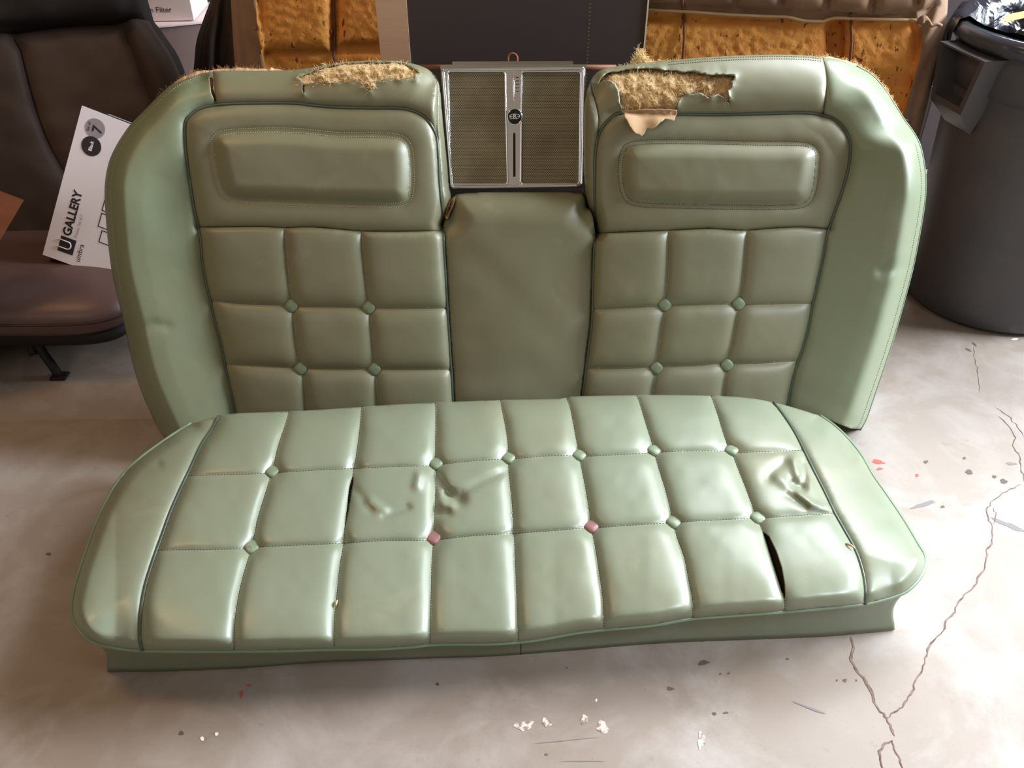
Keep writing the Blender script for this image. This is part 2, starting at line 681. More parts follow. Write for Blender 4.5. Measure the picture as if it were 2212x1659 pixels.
for (x, y, rx, ry, a) in ((1897, 998, 14, 4, 0.25), (1900, 1013, 6, 3, 0), (1981, 1027, 4, 3, 0), (521, 1500, 4, 8, 0), (537, 1481, 4, 3, 0)):
    blot(x, y, rx, ry, red_m, ang=a)
for (x, y, rx, ry, a) in ((2092, 756, 8, 2, 0.45), (2105, 744, 6, 2, 0.65), (105, 1197, 6, 3, 0)):
    blot(x, y, rx, ry, spot_m, ang=a, rough=0.1)
white_m = Mat('white_scrap', srgb(236, 232, 224), 0.6).m
for (x, y, rx, ry, a) in ((437, 1596, 4, 5, 0), (2192, 733, 8, 2, -0.1), (1288, 1513, 2, 4, 0.2), (468, 1586, 4, 4, 0)):
    blot(x, y, rx, ry, white_m, ang=a, rough=0.15)
for (x, y, rx, ry) in ((1132, 1568, 17, 11), (1181, 1561, 9, 10), (1262, 1554, 8, 9), (1301, 1571, 11, 15), (1515, 1600, 9, 16)):
    blot(x, y, rx, ry, pale_m.m, name='floor_chip', rough=0.32)

# ------------------------------------------------------------------ green backrest
REC = math.radians(25)
BP = Plane((0, 1.455, 0), (0, -math.cos(REC), math.sin(REC)))
H0 = 0.12

left_side = [(352, 948), (330, 902), (305, 845), (285, 780), (268, 700), (253, 640), (243, 595), (236, 550), (230, 490), (226, 430), (227, 390), (235, 350), (248, 320), (264, 293), (284, 266), (310, 240), (338, 211), (366, 187), (398, 170), (432, 159)]
left_top = [(432, 159), (470, 153), (540, 153), (600, 152), (650, 149), (700, 141), (742, 134), (792, 131), (845, 131), (880, 135), (905, 141), (925, 150), (940, 163)]
left_in = [(940, 163), (949, 178), (953, 200), (957, 250), (962, 300), (967, 350), (971, 400), (975, 422), (974, 438), (966, 462), (958, 485)]
pip_l_low = [(958, 485), (958, 520), (960, 558), (964, 626), (968, 694), (972, 762), (976, 816), (978, 865), (984, 945)]
OL_side, OL_top, OL_in, OL_low = sm(left_side), sm(left_top), sm(left_in, 6), sm(pip_l_low)
OL = np.vstack([OL_side[:-1], OL_top[:-1], OL_in[:-1], OL_low[:-1], lin([(984, 945), (352, 948)], 14)[:-1]])

pip_l = [(512, 945), (507, 884), (499, 843), (489, 800), (479, 748), (465, 694), (454, 645), (445, 607), (438, 564), (434, 518), (428, 485), (420, 450), (412.7, 405), (405, 354), (400.5, 304), (400.5, 266), (408, 252), (425, 238), (450.6, 229.5), (501, 224.5), (577, 223), (640, 223.5), (678, 228), (729, 232), (805, 233.5), (860, 234), (893, 240), (919, 254), (936, 279), (944, 304), (947, 345), (949.4, 393), (954, 442), (956.5, 470), (958, 485)]
PL = sm(pip_l)
head_l = sm([(428.5, 491), (495, 490), (563, 489.5), (617, 492), (658, 490.5), (698, 492), (739, 495.6), (780, 499), (861, 500), (958, 498)])
VL1 = sm([(614, 493), (617, 531), (620, 572), (625, 613), (628, 640), (630, 660), (633, 683), (636, 710), (640, 743), (645.5, 775), (649.5, 796), (655, 816), (659, 857), (664, 940)])
VL2 = sm([(780, 499), (784, 545), (788, 586), (792, 618), (794.6, 645), (796.5, 664), (798.7, 683), (803, 721), (805.5, 754), (808, 781), (809, 797), (812, 830), (818, 940)])
HL1 = sm([(455, 649), (508, 655), (563, 658), (611, 660), (649, 663), (725, 663), (778, 665), (815, 666), (888, 666), (966, 666)])
HL2 = sm([(487, 787), (549, 790), (633, 795), (667, 797), (739, 798), (793, 798), (826, 798.5), (974, 798.5)])
pad_l = sm([(454, 330), (455, 304), (466, 289), (489, 281), (552, 277), (628, 277), (678, 281), (729, 286), (805, 287), (851, 289), (876, 297), (890, 319), (894, 354), (894, 405), (888, 432), (868, 446), (830, 448), (740, 446), (640, 443), (540, 439), (500, 435), (478, 420), (466, 390)], closed=True)
seam_l = sm([(459, 156), (463, 180), (466, 222)])
inner_l = sm([(934, 157), (945, 182), (945.5, 220), (944, 270), (943.5, 303)])

right_in = [(1286, 504), (1284, 485), (1279, 464), (1270, 446), (1264, 420), (1260, 380), (1259, 330), (1260, 240), (1265, 203), (1271, 186)]
right_top = [(1271, 186), (1281, 166), (1298, 151), (1330, 144), (1380, 137), (1450, 130), (1520, 124), (1590, 120), (1660, 118), (1730, 119), (1780, 124), (1815, 130), (1850, 143)]
right_side = [(1850, 143), (1880, 160), (1903, 183), (1922, 210), (1940, 238), (1955, 262), (1972, 285), (1986, 312), (1994, 345), (1999, 385), (1998, 425), (1992, 470), (1983, 520), (1972, 575), (1958, 630), (1940, 695), (1922, 755), (1902, 815), (1886, 862), (1871, 905), (1858, 929)]
right_bot = [(1858, 929), (1838, 926), (1800, 911), (1766, 895), (1735, 893), (1700, 905), (1600, 935), (1256, 945)]
pip_r_low = [(1256, 945), (1258, 870), (1262, 830), (1267, 789), (1272.6, 748), (1279, 694), (1280.7, 640), (1283, 558), (1286, 504)]
OR_in, OR_top, OR_side, OR_low = sm(right_in, 6), sm(right_top), sm(right_side), sm(pip_r_low)
OR_bot = lin(right_bot, 12)
OR = np.vstack([OR_in[:-1], OR_top[:-1], OR_side[:-1], OR_bot[:-1], OR_low[:-1]])
pip_r = [(1286, 504), (1285.5, 450), (1285, 418), (1285, 354), (1288, 316), (1296, 286), (1312, 262), (1328, 249), (1346, 243.5), (1400, 245), (1468, 247.6), (1569, 248), (1645, 246), (1736, 244), (1772, 248), (1801, 257), (1822, 276), (1834, 299), (1837, 324), (1833, 360), (1824, 395), (1815, 425), (1805, 452), (1791, 491), (1784, 515), (1778, 550), (1768, 596), (1756, 652), (1745, 708), (1733, 753), (1721, 788), (1710, 827), (1703, 862), (1697, 908)]
PR = sm(pip_r)
head_r = sm([(1286, 504), (1362, 501), (1443, 498), (1525, 494), (1570, 496), (1614, 497.5), (1674, 493), (1728, 491), (1791, 494)])
VR1 = sm([(1444, 499), (1443.5, 558), (1441, 613), (1438.6, 640), (1436, 658), (1433, 678), (1428.5, 710), (1423, 748), (1419.6, 778), (1418, 794), (1409, 849), (1400, 940)])
VR2 = sm([(1613, 498), (1610, 545), (1605, 599), (1599.5, 634.5), (1595, 655.6), (1592, 675), (1587, 708), (1580.5, 743), (1572, 773), (1570, 788), (1562, 850), (1556, 935)])
HR1 = sm([(1280, 668), (1348, 665), (1418, 661.6), (1454, 660), (1538, 657.5), (1576, 657), (1612, 658), (1674, 657), (1755, 655)])
HR2 = sm([(1267, 797), (1348, 796), (1401, 794), (1433, 792), (1498, 790.5), (1555, 786), (1584, 786), (1647, 785), (1722, 779)])
pad_r = sm([(1335, 375), (1337, 345), (1344, 321), (1361, 307), (1404, 301.5), (1493, 301), (1620, 304), (1721, 305), (1754, 311), (1770, 328), (1771, 355), (1766, 400), (1756, 432), (1735, 448), (1690, 452), (1600, 452), (1480, 450), (1390, 447), (1356, 438), (1341, 415)], closed=True)
seam_r = sm([(1776, 122), (1783, 150), (1786, 180), (1783, 215), (1777, 249)])
inner_r = sm([(1275, 178), (1280, 200), (1288, 225), (1293, 250), (1293, 275), (1293, 292)])

tear_l = lin([(645, 169), (660, 160), (680, 152), (700, 144.5), (742, 137), (792, 134), (845, 134), (872, 137), (893, 147), (906, 158), (896, 160), (897, 172), (891, 166), (863, 172), (846, 168), (830, 170), (822, 174), (806, 176), (792, 182), (801, 199), (787, 184), (775, 175), (742, 178), (704, 177), (668, 179), (657, 188), (656, 204), (653, 190), (654, 175), (645, 169)], 5, 0.5)[:-1]
tear_r = lin([(1290, 180), (1303, 165), (1316, 156), (1335, 154), (1354, 149), (1380, 149), (1404, 147), (1430, 150), (1455, 153), (1475, 156), (1493, 154), (1515, 160), (1531, 163), (1569, 162), (1589, 166), (1577, 175), (1582, 182), (1572, 195), (1574, 215), (1577, 230), (1571, 218), (1564, 210), (1551, 203), (1540, 207), (1534, 213), (1520, 204), (1508, 200), (1495, 204), (1486, 200), (1468, 215), (1463, 228), (1462, 241), (1440, 242), (1400, 241), (1342, 239), (1339, 215), (1336, 192), (1326, 177), (1311, 173), (1290, 180)], 5, 0.7)[:-1]
tear_seam = lin([(452, 168), (457, 166), (461, 172), (460, 190), (465, 205), (468, 220), (463, 218), (456, 200), (452, 168)], 4, 0.3)[:-1]


def quarter(d, R):
    t = np.clip(d / R, 0, 1)
    return np.sqrt(np.maximum(0, 1 - (1 - t) ** 2))


def groove(P, line, w):
    return np.exp(-dist(P, [line]) / w)


BTN_BACK = [(630, 660), (796.5, 664), (649.5, 796), (809, 797), (1436, 658), (1595, 655.6), (1418, 794.5), (1570, 788)]


def hblock(P, side, top, inn, pip, head, Vs, Hs, pad, seam, inner, tear, cx):
    P = np.asarray(P, float)
    ds_ = dist(P, [side])
    h = 0.035 + 0.085 * quarter(ds_, 46) * (0.25 + 0.75 * quarter(dist(P, [top]), 105))
    # side bolster: a raised shoulder that slopes down to the piping
    vv = np.clip((P[:, 1] - (215 if cx < 0 else 230)) / (230 if cx < 0 else 100), 0, 1)
    vv = vv * vv * (3 - 2 * vv)
    sl = np.clip((ds_ - 34) / 135, 0, 1)
    h = h + 0.037 * vv * quarter(ds_, 46) * (1 - sl * sl * (3 - 2 * sl) * 0.35 - 0.65 * sl)
    wall = quarter(dist(P, [inn]), 30)
    h = np.where(wall < 0.999, np.minimum(h, 0.045 + 0.075 * wall), h)
    # panel crown, grooves at piping and seams
    inpan = inside(P, np.vstack([pip, [[pip[-1][0], 945]], [[pip[0][0], 945]]]) if False else pip_poly(pip))
    dp = dist(P, [pip, OL_low if cx < 0 else OR_low])
    h = h - 0.011 * np.exp(-dp / 10.0)
    h = h + np.where(inpan, 0.010 * (1 - np.exp(-dp / 60)), 0.006 * (1 - np.exp(-dp / 40)) * np.clip(dist(P, [side, top]) / 80, 0, 1))
    hd = head[:, 1].mean()
    quilt = np.where(inpan, np.clip((P[:, 1] - np.interp(P[:, 0], *(head[np.argsort(head[:, 0])].T))) / 7, 0, 1), 0) * (1 - np.exp(-dp / 6))
    lines = list(Vs) + list(Hs)
    q = np.ones(len(P))
    for l in lines:
        q *= (1 - 0.95 * np.exp(-dist(P, [l]) / 11.0))
    h = h + quilt * (0.0120 * q - 0.0045)
    h = h - 0.008 * groove(P, head, 9)
    # head pad
    dpad = dist(P, [np.vstack([pad, pad[:1]])])
    ip = inside(P, pad)
    _t = np.clip((dpad - 9) / 34, 0, 1)
    padh = -0.0035 + 0.016 * _t * (2 - _t)
    h = h + np.where(ip, padh, -0.0035 * np.exp(-dpad / 9))
    # seams in the roll
    if seam is not None:
        h = h - 0.006 * groove(P, seam, 7)
    h = h - 0.004 * groove(P, inner, 6)
    # slack of old vinyl
    h = h + 0.0010 * vn(P[:, 0], P[:, 1], 70, 3) + 0.0002 * vn(P[:, 0], P[:, 1], 24, 5)
    # curled torn edge
    if tear is not None:
        dt = dist(P, [np.vstack([tear, tear[:1]])])
        h = h + np.where(~inside(P, tear), 0.0045 * np.exp(-dt / 7) * (0.6 + vn(P[:, 0], P[:, 1], 16, 9)), 0)
    for (bx, by) in BTN_BACK:
        r2 = (P[:, 0] - bx) ** 2 + (P[:, 1] - by) ** 2
        h = h - 0.004 * np.exp(-r2 / 20 ** 2)
    if cx > 0:
        # sharp crease and hollow at the right shoulder
        d = dist(P, [np.array([(1960, 274), (1930, 272), (1890, 276), (1850, 286)])])
        fall = np.clip((P[:, 0] - 1835) / 110, 0, 1)
        h = h - 0.016 * np.exp(-(d / 26) ** 2) * fall + 0.006 * np.exp(-((P[:, 0] - 1900) ** 2 + (P[:, 1] - 225) ** 2) / 50 ** 2)
        d = dist(P, [np.array([(1905, 585), (1965, 575)])])
        h = h - 0.004 * np.exp(-(d / 14) ** 2)
    else:
        # left seam just inside the edge
        e = dist(P, [side])
        h = h - 0.004 * np.exp(-((e - 13) / 4) ** 2)
        d = dist(P, [np.array([(285, 720), (330, 700), (360, 705)])])
        h = h - 0.003 * np.exp(-(d / 12) ** 2)
    return h


def pip_poly(pip):
    a, b = pip[0], pip[-1]
    if pip is PL:
        return np.vstack([PL, OL_low, [[984, 946], [512, 946]]])
    return np.vstack([PR, [[1697, 946], [1256, 946]], OR_low])


hL = lambda P: hblock(P, OL_side, OL_top, OL_in, PL, head_l, (VL1, VL2), (HL1, HL2), pad_l, seam_l, inner_l, tear_l, -1)
hR = lambda P: hblock(P, OR_side, OR_top, OR_in, PR, head_r, (VR1, VR2), (HR1, HR2), pad_r, seam_r, inner_r, tear_r, 1)

back = thing('upholstered_seatback', 'worn green vinyl bench seat back with torn tops and a chrome speaker panel', 'car seat back', (0, 1.44, 0))
VB = M['vinyl_back_warmlit']


def head_poly(pip, head, a, b):
    return pip_poly(pip)


# left block
headsplit_l = np.vstack([head_l, [[970, 200], [390, 200]]])
headsplit_r = np.vstack([head_r[::-1], [[1270, 200], [1850, 200]]])


class Both:
    """polygon made of the piping loop cut at the head seam"""


def region_list(pip, head, xlo, xhi, inner_poly, roll_poly, pad):
    pp = pip_poly(pip)
    hx = head[np.argsort(head[:, 0])]
    # upper part of loop: points of the piping above the head seam
    up = [q for q in pip if q[1] <= np.interp(q[0], hx[:, 0], hx[:, 1]) + 0.5]
    up = np.array(up)
    s = head if np.linalg.norm(head[0] - up[-1]) < np.linalg.norm(head[-1] - up[-1]) else head[::-1]
    headp = np.vstack([up, s])
    return [('head_panel', headp, VB), ('quilted_panel', pp, VB), ('inner_side', inner_poly, VB), ('top_roll', roll_poly, VB)]


inner_poly_l = np.vstack([inner_l, PL[PL[:, 0] > 943][-20:], OL_in[::-1], ])
inner_poly_l = np.vstack([[(934, 155)], inner_l, [q for q in PL if q[0] > 943.6 and q[1] > 303], OL_in[::-1]])
inner_poly_r = np.vstack([[(1273, 176)], inner_r, [q for q in PR[:30] if q[1] < 504 and q[1] > 292 and q[0] < 1294][::-1], OR_in])
roll_l = np.vstack([seam_l, [(560, 300), (900, 300), (1000, 300), (1000, 100), (459, 100)]])
roll_r = np.vstack([seam_r, [(1600, 300), (1290, 300), (1240, 300), (1240, 90), (1776, 90)]])
linesL = [PL, head_l, VL1, VL2, HL1, HL2, np.vstack([pad_l, pad_l[:1]]), seam_l, inner_l, np.vstack([tear_l, tear_l[:1]]), np.vstack([tear_seam, tear_seam[:1]])]
linesR = [PR, head_r, VR1, VR2, HR1, HR2, np.vstack([pad_r, pad_r[:1]]), seam_r, inner_r, np.vstack([tear_r, tear_r[:1]])]
relief(OL, linesL, 5.0, BP, hL, region_list(PL, head_l, 0, 0, inner_poly_l, roll_l, pad_l), ('side_bolster', M['vinyl_bolster']), back, holes=[tear_l, tear_seam], thick=0.0016)
relief(OR, linesR, 5.0, BP, hR, region_list(PR, head_r, 0, 0, inner_poly_r, roll_r, pad_r), ('side_bolster', M['vinyl_bolster']), back, holes=[tear_r], thick=0.0016)

# centre panel
OC = np.vstack([sm([(958, 485), (966, 462), (975, 438), (979, 424), (990, 417), (1030, 414), (1141, 413), (1240, 414), (1262, 418), (1270, 446), (1279, 464), (1286, 504)], 6)[:-1],
                OR_low[::-1][:-1], lin([(1256, 945), (984, 945)], 12)[:-1], OL_low[::-1][:-1]])
top_c = sm([(966, 462), (975, 438), (979, 424), (990, 417), (1030, 414), (1141, 413), (1240, 414), (1262, 418), (1270, 446)], 6)


def hC(P):
    P = np.asarray(P, float)
    h = 0.045 + 0.068 * quarter(dist(P, [top_c]), 70)
    d = dist(P, [OL_low, OR_low])
    h = np.minimum(h, h) - 0.009 * np.exp(-d / 10) + 0.010 * (1 - np.exp(-d / 60))
    return h + 0.0018 * vn(P[:, 0], P[:, 1], 60, 6)


relief(OC, [], 7.0, BP, hC, [], ('center_panel', M['vinyl_back_warmlit']), back, thick=0.0016)
for oo, hh in ((OL, hL), (OR, hR), (OC, hC)):
    shell('seat_shell', oo, BP, lambda p, hh=hh: hh(p) - 0.001, 0.0, M['vinyl_skirt'], back, inset=0.03, zmin=0.001)

# piping cords of the backrest
for pts, hh in ((PL, hL), (PR, hR)):
    tube('piping', BP(pts, hh(pts) + 0.0022), 0.0030, M['piping'], back)
for pts, hh in ((OL_low, hL), (OR_low, hR)):
    tube('piping', BP(pts, hh(pts) + 0.0020), 0.0028, M['piping'], back)
# edge welts
wl_ = OL_side[OL_side[:, 1] > 300] + np.array([0, 0])
tube('edge_welt', BP(OR_side, hR(OR_side) + 0.001), 0.0022, M['piping_light'], back)


def stitches(name, line, place, hh, m, parent, gap=5.2, ln=2.6, r=0.00055, lift=0.0006, cond=None):
    L = np.asarray(line, float)
    seg = np.linalg.norm(np.diff(L, axis=0), axis=1)
    s = np.concatenate([[0], np.cumsum(seg)])
    ts = np.arange(1, s[-1] - ln, gap)
    a = np.stack([np.interp(ts, s, L[:, 0]), np.interp(ts, s, L[:, 1])], 1)
    b = np.stack([np.interp(ts + ln, s, L[:, 0]), np.interp(ts + ln, s, L[:, 1])], 1)
    A, B = place(a, hh(a) + lift), place(b, hh(b) + lift)
    V, F = [], []
    for p, q in zip(A, B):
        v, f = tube_geo([p, q], r, 4)
        k = len(V)
        V += v
        F += [tuple(i + k for i in ff) for ff in f]
    return mesh_obj(name, V, F, m, parent)


def inset_loop(loop, d):
    L = np.asarray(loop, float)
    t = np.roll(L, -1, 0) - np.roll(L, 1, 0)
    t /= np.linalg.norm(t, axis=1)[:, None]
    n = np.stack([-t[:, 1], t[:, 0]], 1)
    c = L.mean(0)
    sg = np.sign(((c - L) * n).sum(1).mean())
    q = L + n * sg * d
    return np.vstack([q, q[:1]])


for pad, hh in ((pad_l, hL), (pad_r, hR)):
    stitches('stitching', np.vstack([pad, pad[:1]]), BP, hh, M['thread_dark'] if hh is hR else M['thread'], back)
    stitches('stitching', inset_loop(pad, 9), BP, hh, M['thread_dark'] if hh is hR else M['thread'], back, lift=0.0012)
for l, hh in ((HL1, hL), (HL2, hL), (HR1, hR), (HR2, hR), (VL1, hL), (VL2, hL), (VR1, hR), (VR2, hR)):
    stitches('stitching', l, BP, hh, M['thread_dark'], back, lift=0.0002)
e_l = OL_side[(OL_side[:, 1] < 640)] + np.array([13, 2])
stitches('stitching', e_l, BP, hL, M['thread'], back, lift=0.0014)
e_r = OR_side[OR_side[:, 1] > 310] + np.array([-9, 0])
stitches('stitching', e_r, BP, hR, M['thread_dark'], back, lift=0.0014)
stitches('stitching', inner_l, BP, hL, M['thread_dark'], back, lift=0.001)
stitches('stitching', inner_r, BP, hR, M['thread_dark'], back, lift=0.001)
for off in (4, 9):
    zz = OR_top[(OR_top[:, 0] > 1440) & (OR_top[:, 0] < 1780)] + np.array([0, off])
    stitches('zigzag_stitching', zz, BP, hR, M['thread_dark'], back, lift=0.001)

# buttons of the backrest: one mesh, copied
RB = frame_of(BP.N)
bV, bF = dome_geo((0, 0, 0), RB, 0.0118, 0.0118, 0.006, rot=math.pi / 4, ex=3.2)
bme = None
for (x, y) in BTN_BACK:
    hh = hL if x < 1100 else hR
    p = BP([(x, y)], hh(np.array([(x, y)])) + 0.0028)[0]
    if bme is None:
        o = mesh_obj('button', bV, bF, M['button'])
        bme = o.data
    else:
        o = bpy.data.objects.new('button', bme)
        C.objects.link(o)
    o.parent = back
    o.location = Vector(p) - back.location

# exposed stuffing
def stuffing(name, poly, place, hh, drop, grow, rough, m, parent, nf, fl, step=4.0, fm=None, seed=2):
    P, T = cdt(poly, [], step)
    c = poly.mean(0)
    Q = P.copy()
    d = dist(P, [np.vstack([poly, poly[:1]])])
    h = hh(P) - drop * (1 if grow is None else 1) + rough * (vn(P[:, 0], P[:, 1], 14, seed) + 0.6 * vn(P[:, 0], P[:, 1], 6, seed + 1)) * np.clip(d / 8, 0, 1) + (0 if grow is None else grow * np.clip(d / 14, 0, 1))
    X = place(Q, h)
    o = mesh_obj(name, X, T, m, parent, smooth=False)
    idx = np.where(d > 2)[0]
    V, F = fibres(X[idx], np.tile(place.N, (len(idx), 1)), nf, fl, 0.00028)
    f = mesh_obj('loose_fibres', V, F, fm or M['fibre'], o)
    f['kind'] = 'stuff'
    return o


def grow_poly(poly, d):
    L = np.asarray(poly, float)
    c = L.mean(0)
    t = np.roll(L, -1, 0) - np.roll(L, 1, 0)
    t /= (np.linalg.norm(t, axis=1)[:, None] + 1e-9)
    n = np.stack([-t[:, 1], t[:, 0]], 1)
    area = 0.5 * np.sum(L[:, 0] * np.roll(L[:, 1], -1) - np.roll(L[:, 0], -1) * L[:, 1])
    return L - n * d * (1 if area > 0 else -1)


stl = sm([(642, 172), (658, 160), (680, 151), (700, 143), (742, 134.5), (780, 136), (800, 131), (830, 134), (855, 132), (880, 138), (900, 147), (910, 160), (902, 176), (870, 182), (830, 184), (806, 200), (780, 190), (740, 188), (700, 188), (665, 194), (648, 192)], 5, closed=True)
stuffing('exposed_padding', stl, BP, hL, 0.010, 0.010, 0.0070, M['padding'], back, 1500, 0.012)
str_ = sm([(1290, 182), (1304, 160), (1330, 150), (1404, 144), (1493, 150), (1590, 164), (1590, 200), (1582, 232), (1560, 222), (1534, 222), (1508, 212), (1480, 214), (1472, 246), (1400, 249), (1334, 247), (1330, 210), (1318, 186)], 5, closed=True)
stuffing('exposed_padding', str_, BP, hR, 0.020, 0.010, 0.0045, M['padding'], back, 1700, 0.011, seed=5)
sts = sm([(448, 164), (462, 162), (464, 190), (470, 226), (460, 222), (452, 198)], 4, closed=True)
stuffing('exposed_padding', sts, BP, hL, 0.006, None, 0.0006, M['rustcloth'], back, 20, 0.004)
# small frayed rip between the left block and the centre panel
rip = sm([(962, 470), (966, 448), (974, 432), (984, 424), (982, 436), (976, 452), (966, 474)], 4, closed=True)
stuffing('exposed_padding', rip, BP, lambda p: hC(p) + 0.012, 0.0, None, 0.001, M['flap'], back, 60, 0.006)
tube('frayed_thread', BP(lin([(957, 476), (962, 466), (968, 458), (973, 446), (980, 432), (990, 424)], 3, 1.2), 0.075), 0.0008, M['thread_dark'], back, n=4)

# torn backing cloth hanging over the piping
flp = lin([(1345, 240), (1351, 256), (1358, 268), (1366, 281), (1372, 288), (1387, 294), (1393, 286), (1398, 277), (1407, 279), (1417, 273), (1427, 263), (1437, 256), (1446, 258), (1455, 262), (1463, 244), (1462, 238), (1400, 236)], 4, 0.6)


def hflap(P):
    return hR(P) + 0.010 - 0.00 * P[:, 0] + 0.003 * np.sin((P[:, 0] - 1340) / 11.0) * np.clip((P[:, 1] - 238) / 30, 0, 1) + 0.006 * np.clip((P[:, 1] - 240) / 50, 0, 1)


fo = relief(flp, [], 4.0, BP, hflap, [], ('torn_flap', M['flap']), back, thick=0.0012)
# curled tongue left of the tear
tg = sm([(1298, 186), (1312, 174), (1326, 177), (1336, 190), (1338, 215), (1339, 238), (1320, 240), (1304, 230)], 5, closed=True)

# fraying along the top edges
def fringe(name, line, hh, amp, nf, m, parent, fm):
    L = np.asarray(line, float)
    A = L + np.array([0, 5])
    B = L - np.array([0, 1]) * amp * (0.50 + 0.30 * vn(L[:, 0], L[:, 1], 31, 4) + 0.30 * vn(L[:, 0], L[:, 1], 9, 6))[:, None]
    n = len(L)
    _k = np.arange(n)
    B = A + (B - A) * np.clip(np.minimum(_k, n - 1 - _k) / 8.0, 0.25, 1)[:, None]
    hA = hh(A) - 0.006
    hB = np.full(n, 0.02)
    XA, XB = BP(A, hA), BP(B, hB)
    V = list(XA) + list(XB) + list(XB - BP.N * 0.006) + list(XA - BP.N * 0.02)
    F = [(k * n + i, k * n + i + 1, (k + 1) * n + i + 1, (k + 1) * n + i) for k in range(3) for i in range(n - 1)]
    o = mesh_obj(name, V, F, m, parent, smooth=False)
    V, F = fibres(list(XB), np.tile(np.array([0, -0.3, 1.0]), (n, 1)), nf, 0.007, 0.00025)
    f = mesh_obj('loose_fibres', V, F, fm, o)
    f['kind'] = 'stuff'


fl1 = np.vstack([OL_side[OL_side[:, 1] < 215][:], OL_top[OL_top[:, 0] < 650]])
fringe('burlap_edge', lin([tuple(q) for q in fl1], 4), hL, 11, 260, M['flap'], back, M['fibre_brown'])
fr1 = np.vstack([OR_top[(OR_top[:, 0] > 1745)], OR_side[OR_side[:, 1] < 262]])
fringe('burlap_edge', lin([tuple(q) for q in fr1], 4), hR, 8, 420, M['flap'], back, M['fibre'])
fr2 = OR_top[(OR_top[:, 0] > 1320) & (OR_top[:, 0] < 1470)]
fringe('burlap_edge', lin([tuple(q) for q in fr2], 4), hR, 6, 260, M['flap'], back, M['fibre'])
# the bright tuft of stuffing standing on the right block's top
tuft = sm([(1366, 141), (1374, 122), (1380, 108), (1388, 112), (1394, 124), (1404, 136), (1400, 142)], 3, closed=True)
tp = BP(tuft, 0.035)
V, F = fibres(list(tp) + list(BP(tuft * 0.5 + tuft.mean(0) * 0.5, 0.045)), np.tile(np.array([0, -0.2, 1.0]), (2 * len(tuft), 1)), 700, 0.010, 0.0003)
mesh_obj('stuffing_tuft', V, F, M['fibre'], back)

# frame bar and loop behind
tube('frame_bar', BP(lin([(900, 146), (1100, 145), (1330, 146)], 60), -0.01), 0.0055, M['rust'], back)
loop = []
for k in range(17):
    a = math.pi * k / 16
    loop.append((1107 + 10 * math.cos(a), 126 - 10 * math.sin(a)))
loop = [(1117, 150)] + loop + [(1097, 150)]
tube('wire_hook', BP(np.array(loop), 0.012), 0.0026, M['rust'], back)

# ------------------------------------------------------------------ chrome speaker panel
SH = 0.062


def rr_px(x0, y0, x1, y1, x2, y2, x3, y3, r, n=7):
    """rounded quad, corners TL TR BR BL in px"""
    Q = [np.array(p, float) for p in ((x0, y0), (x1, y1), (x2, y2), (x3, y3))]
    out = []
    for i in range(4):
        p, a, b = Q[i], Q[i - 1], Q[(i + 1) % 4]
        u, v = (a - p) / np.linalg.norm(a - p), (b - p) / np.linalg.norm(b - p)
        for k in range(n + 1):
            t = k / n
            s = (1 - t) ** 2
            out.append(p + u * r * s + v * r * t * t)
    return np.array(out)


def plate(name, loop, h0, h1, m, parent, uv=False):
    A, B = BP(loop, h1), BP(loop, h0)
    n = len(loop)
    V = list(A) + list(B)
    F = [tuple(range(n - 1, -1, -1)), tuple(range(n, 2 * n))] + [(i, (i + 1) % n, n + (i + 1) % n, n + i) for i in range(n)]
    return mesh_obj(name, V, F, m, parent, smooth=False, uv=(np.vstack([loop, loop]) / 1000.0 if uv else None))


def ring_plate(name, outer, holes, h0, h1, m, parent):
    P, T = cdt(outer, [np.vstack([q, q[:1]]) for q in holes], 18)
    cen = P[T].mean(1)
    k = np.ones(len(T), bool)
    for q in holes:
        k &= ~inside(cen, q)
    T = T[k]
    A = BP(P, h1)
    o = mesh_obj(name, A, T, m, parent, smooth=False)
    s = o.modifiers.new('solid', 'SOLIDIFY')
    s.thickness = h1 - h0
    s.offset = -1
    return o


out = rr_px(954, 147, 1264, 144, 1260, 404, 973, 408, 10)
gl = rr_px(968.5, 155, 1090, 155, 1095.5, 397, 975, 397, 6)
gr = rr_px(1128, 155, 1253, 155, 1250, 397, 1126, 397, 6)
sp = ring_plate('speaker_panel', out, [gl, gr], SH - 0.010, SH, M['chrome'], back)
plate('backing_plate', rr_px(951, 141, 1266, 139, 1262, 300, 963, 300, 2), SH - 0.016, SH - 0.012, M['steel'], sp)
plate('top_flange', rr_px(977, 133, 1238, 132, 1238, 150, 977, 150, 2), 0.03, 0.036, M['steel'], sp)
for g in (gl, gr):
    plate('grille', grow_poly(g, 3), SH - 0.009, SH - 0.005, M['grille'], sp, uv=True)
    tube('grille_bead', BP(grow_poly(g, 1), SH + 0.0005), 0.0020, M['chrome'], sp, closed=True)
tube('outer_bead', BP(grow_poly(out, -3), SH + 0.0005), 0.0034, M['chrome'], sp, closed=True)
tube('outer_bead', BP(sm([(975, 402), (1000, 404), (1120, 403), (1240, 401), (1257, 399)], 12), SH + 0.0015), 0.0034, M['chrome'], sp)
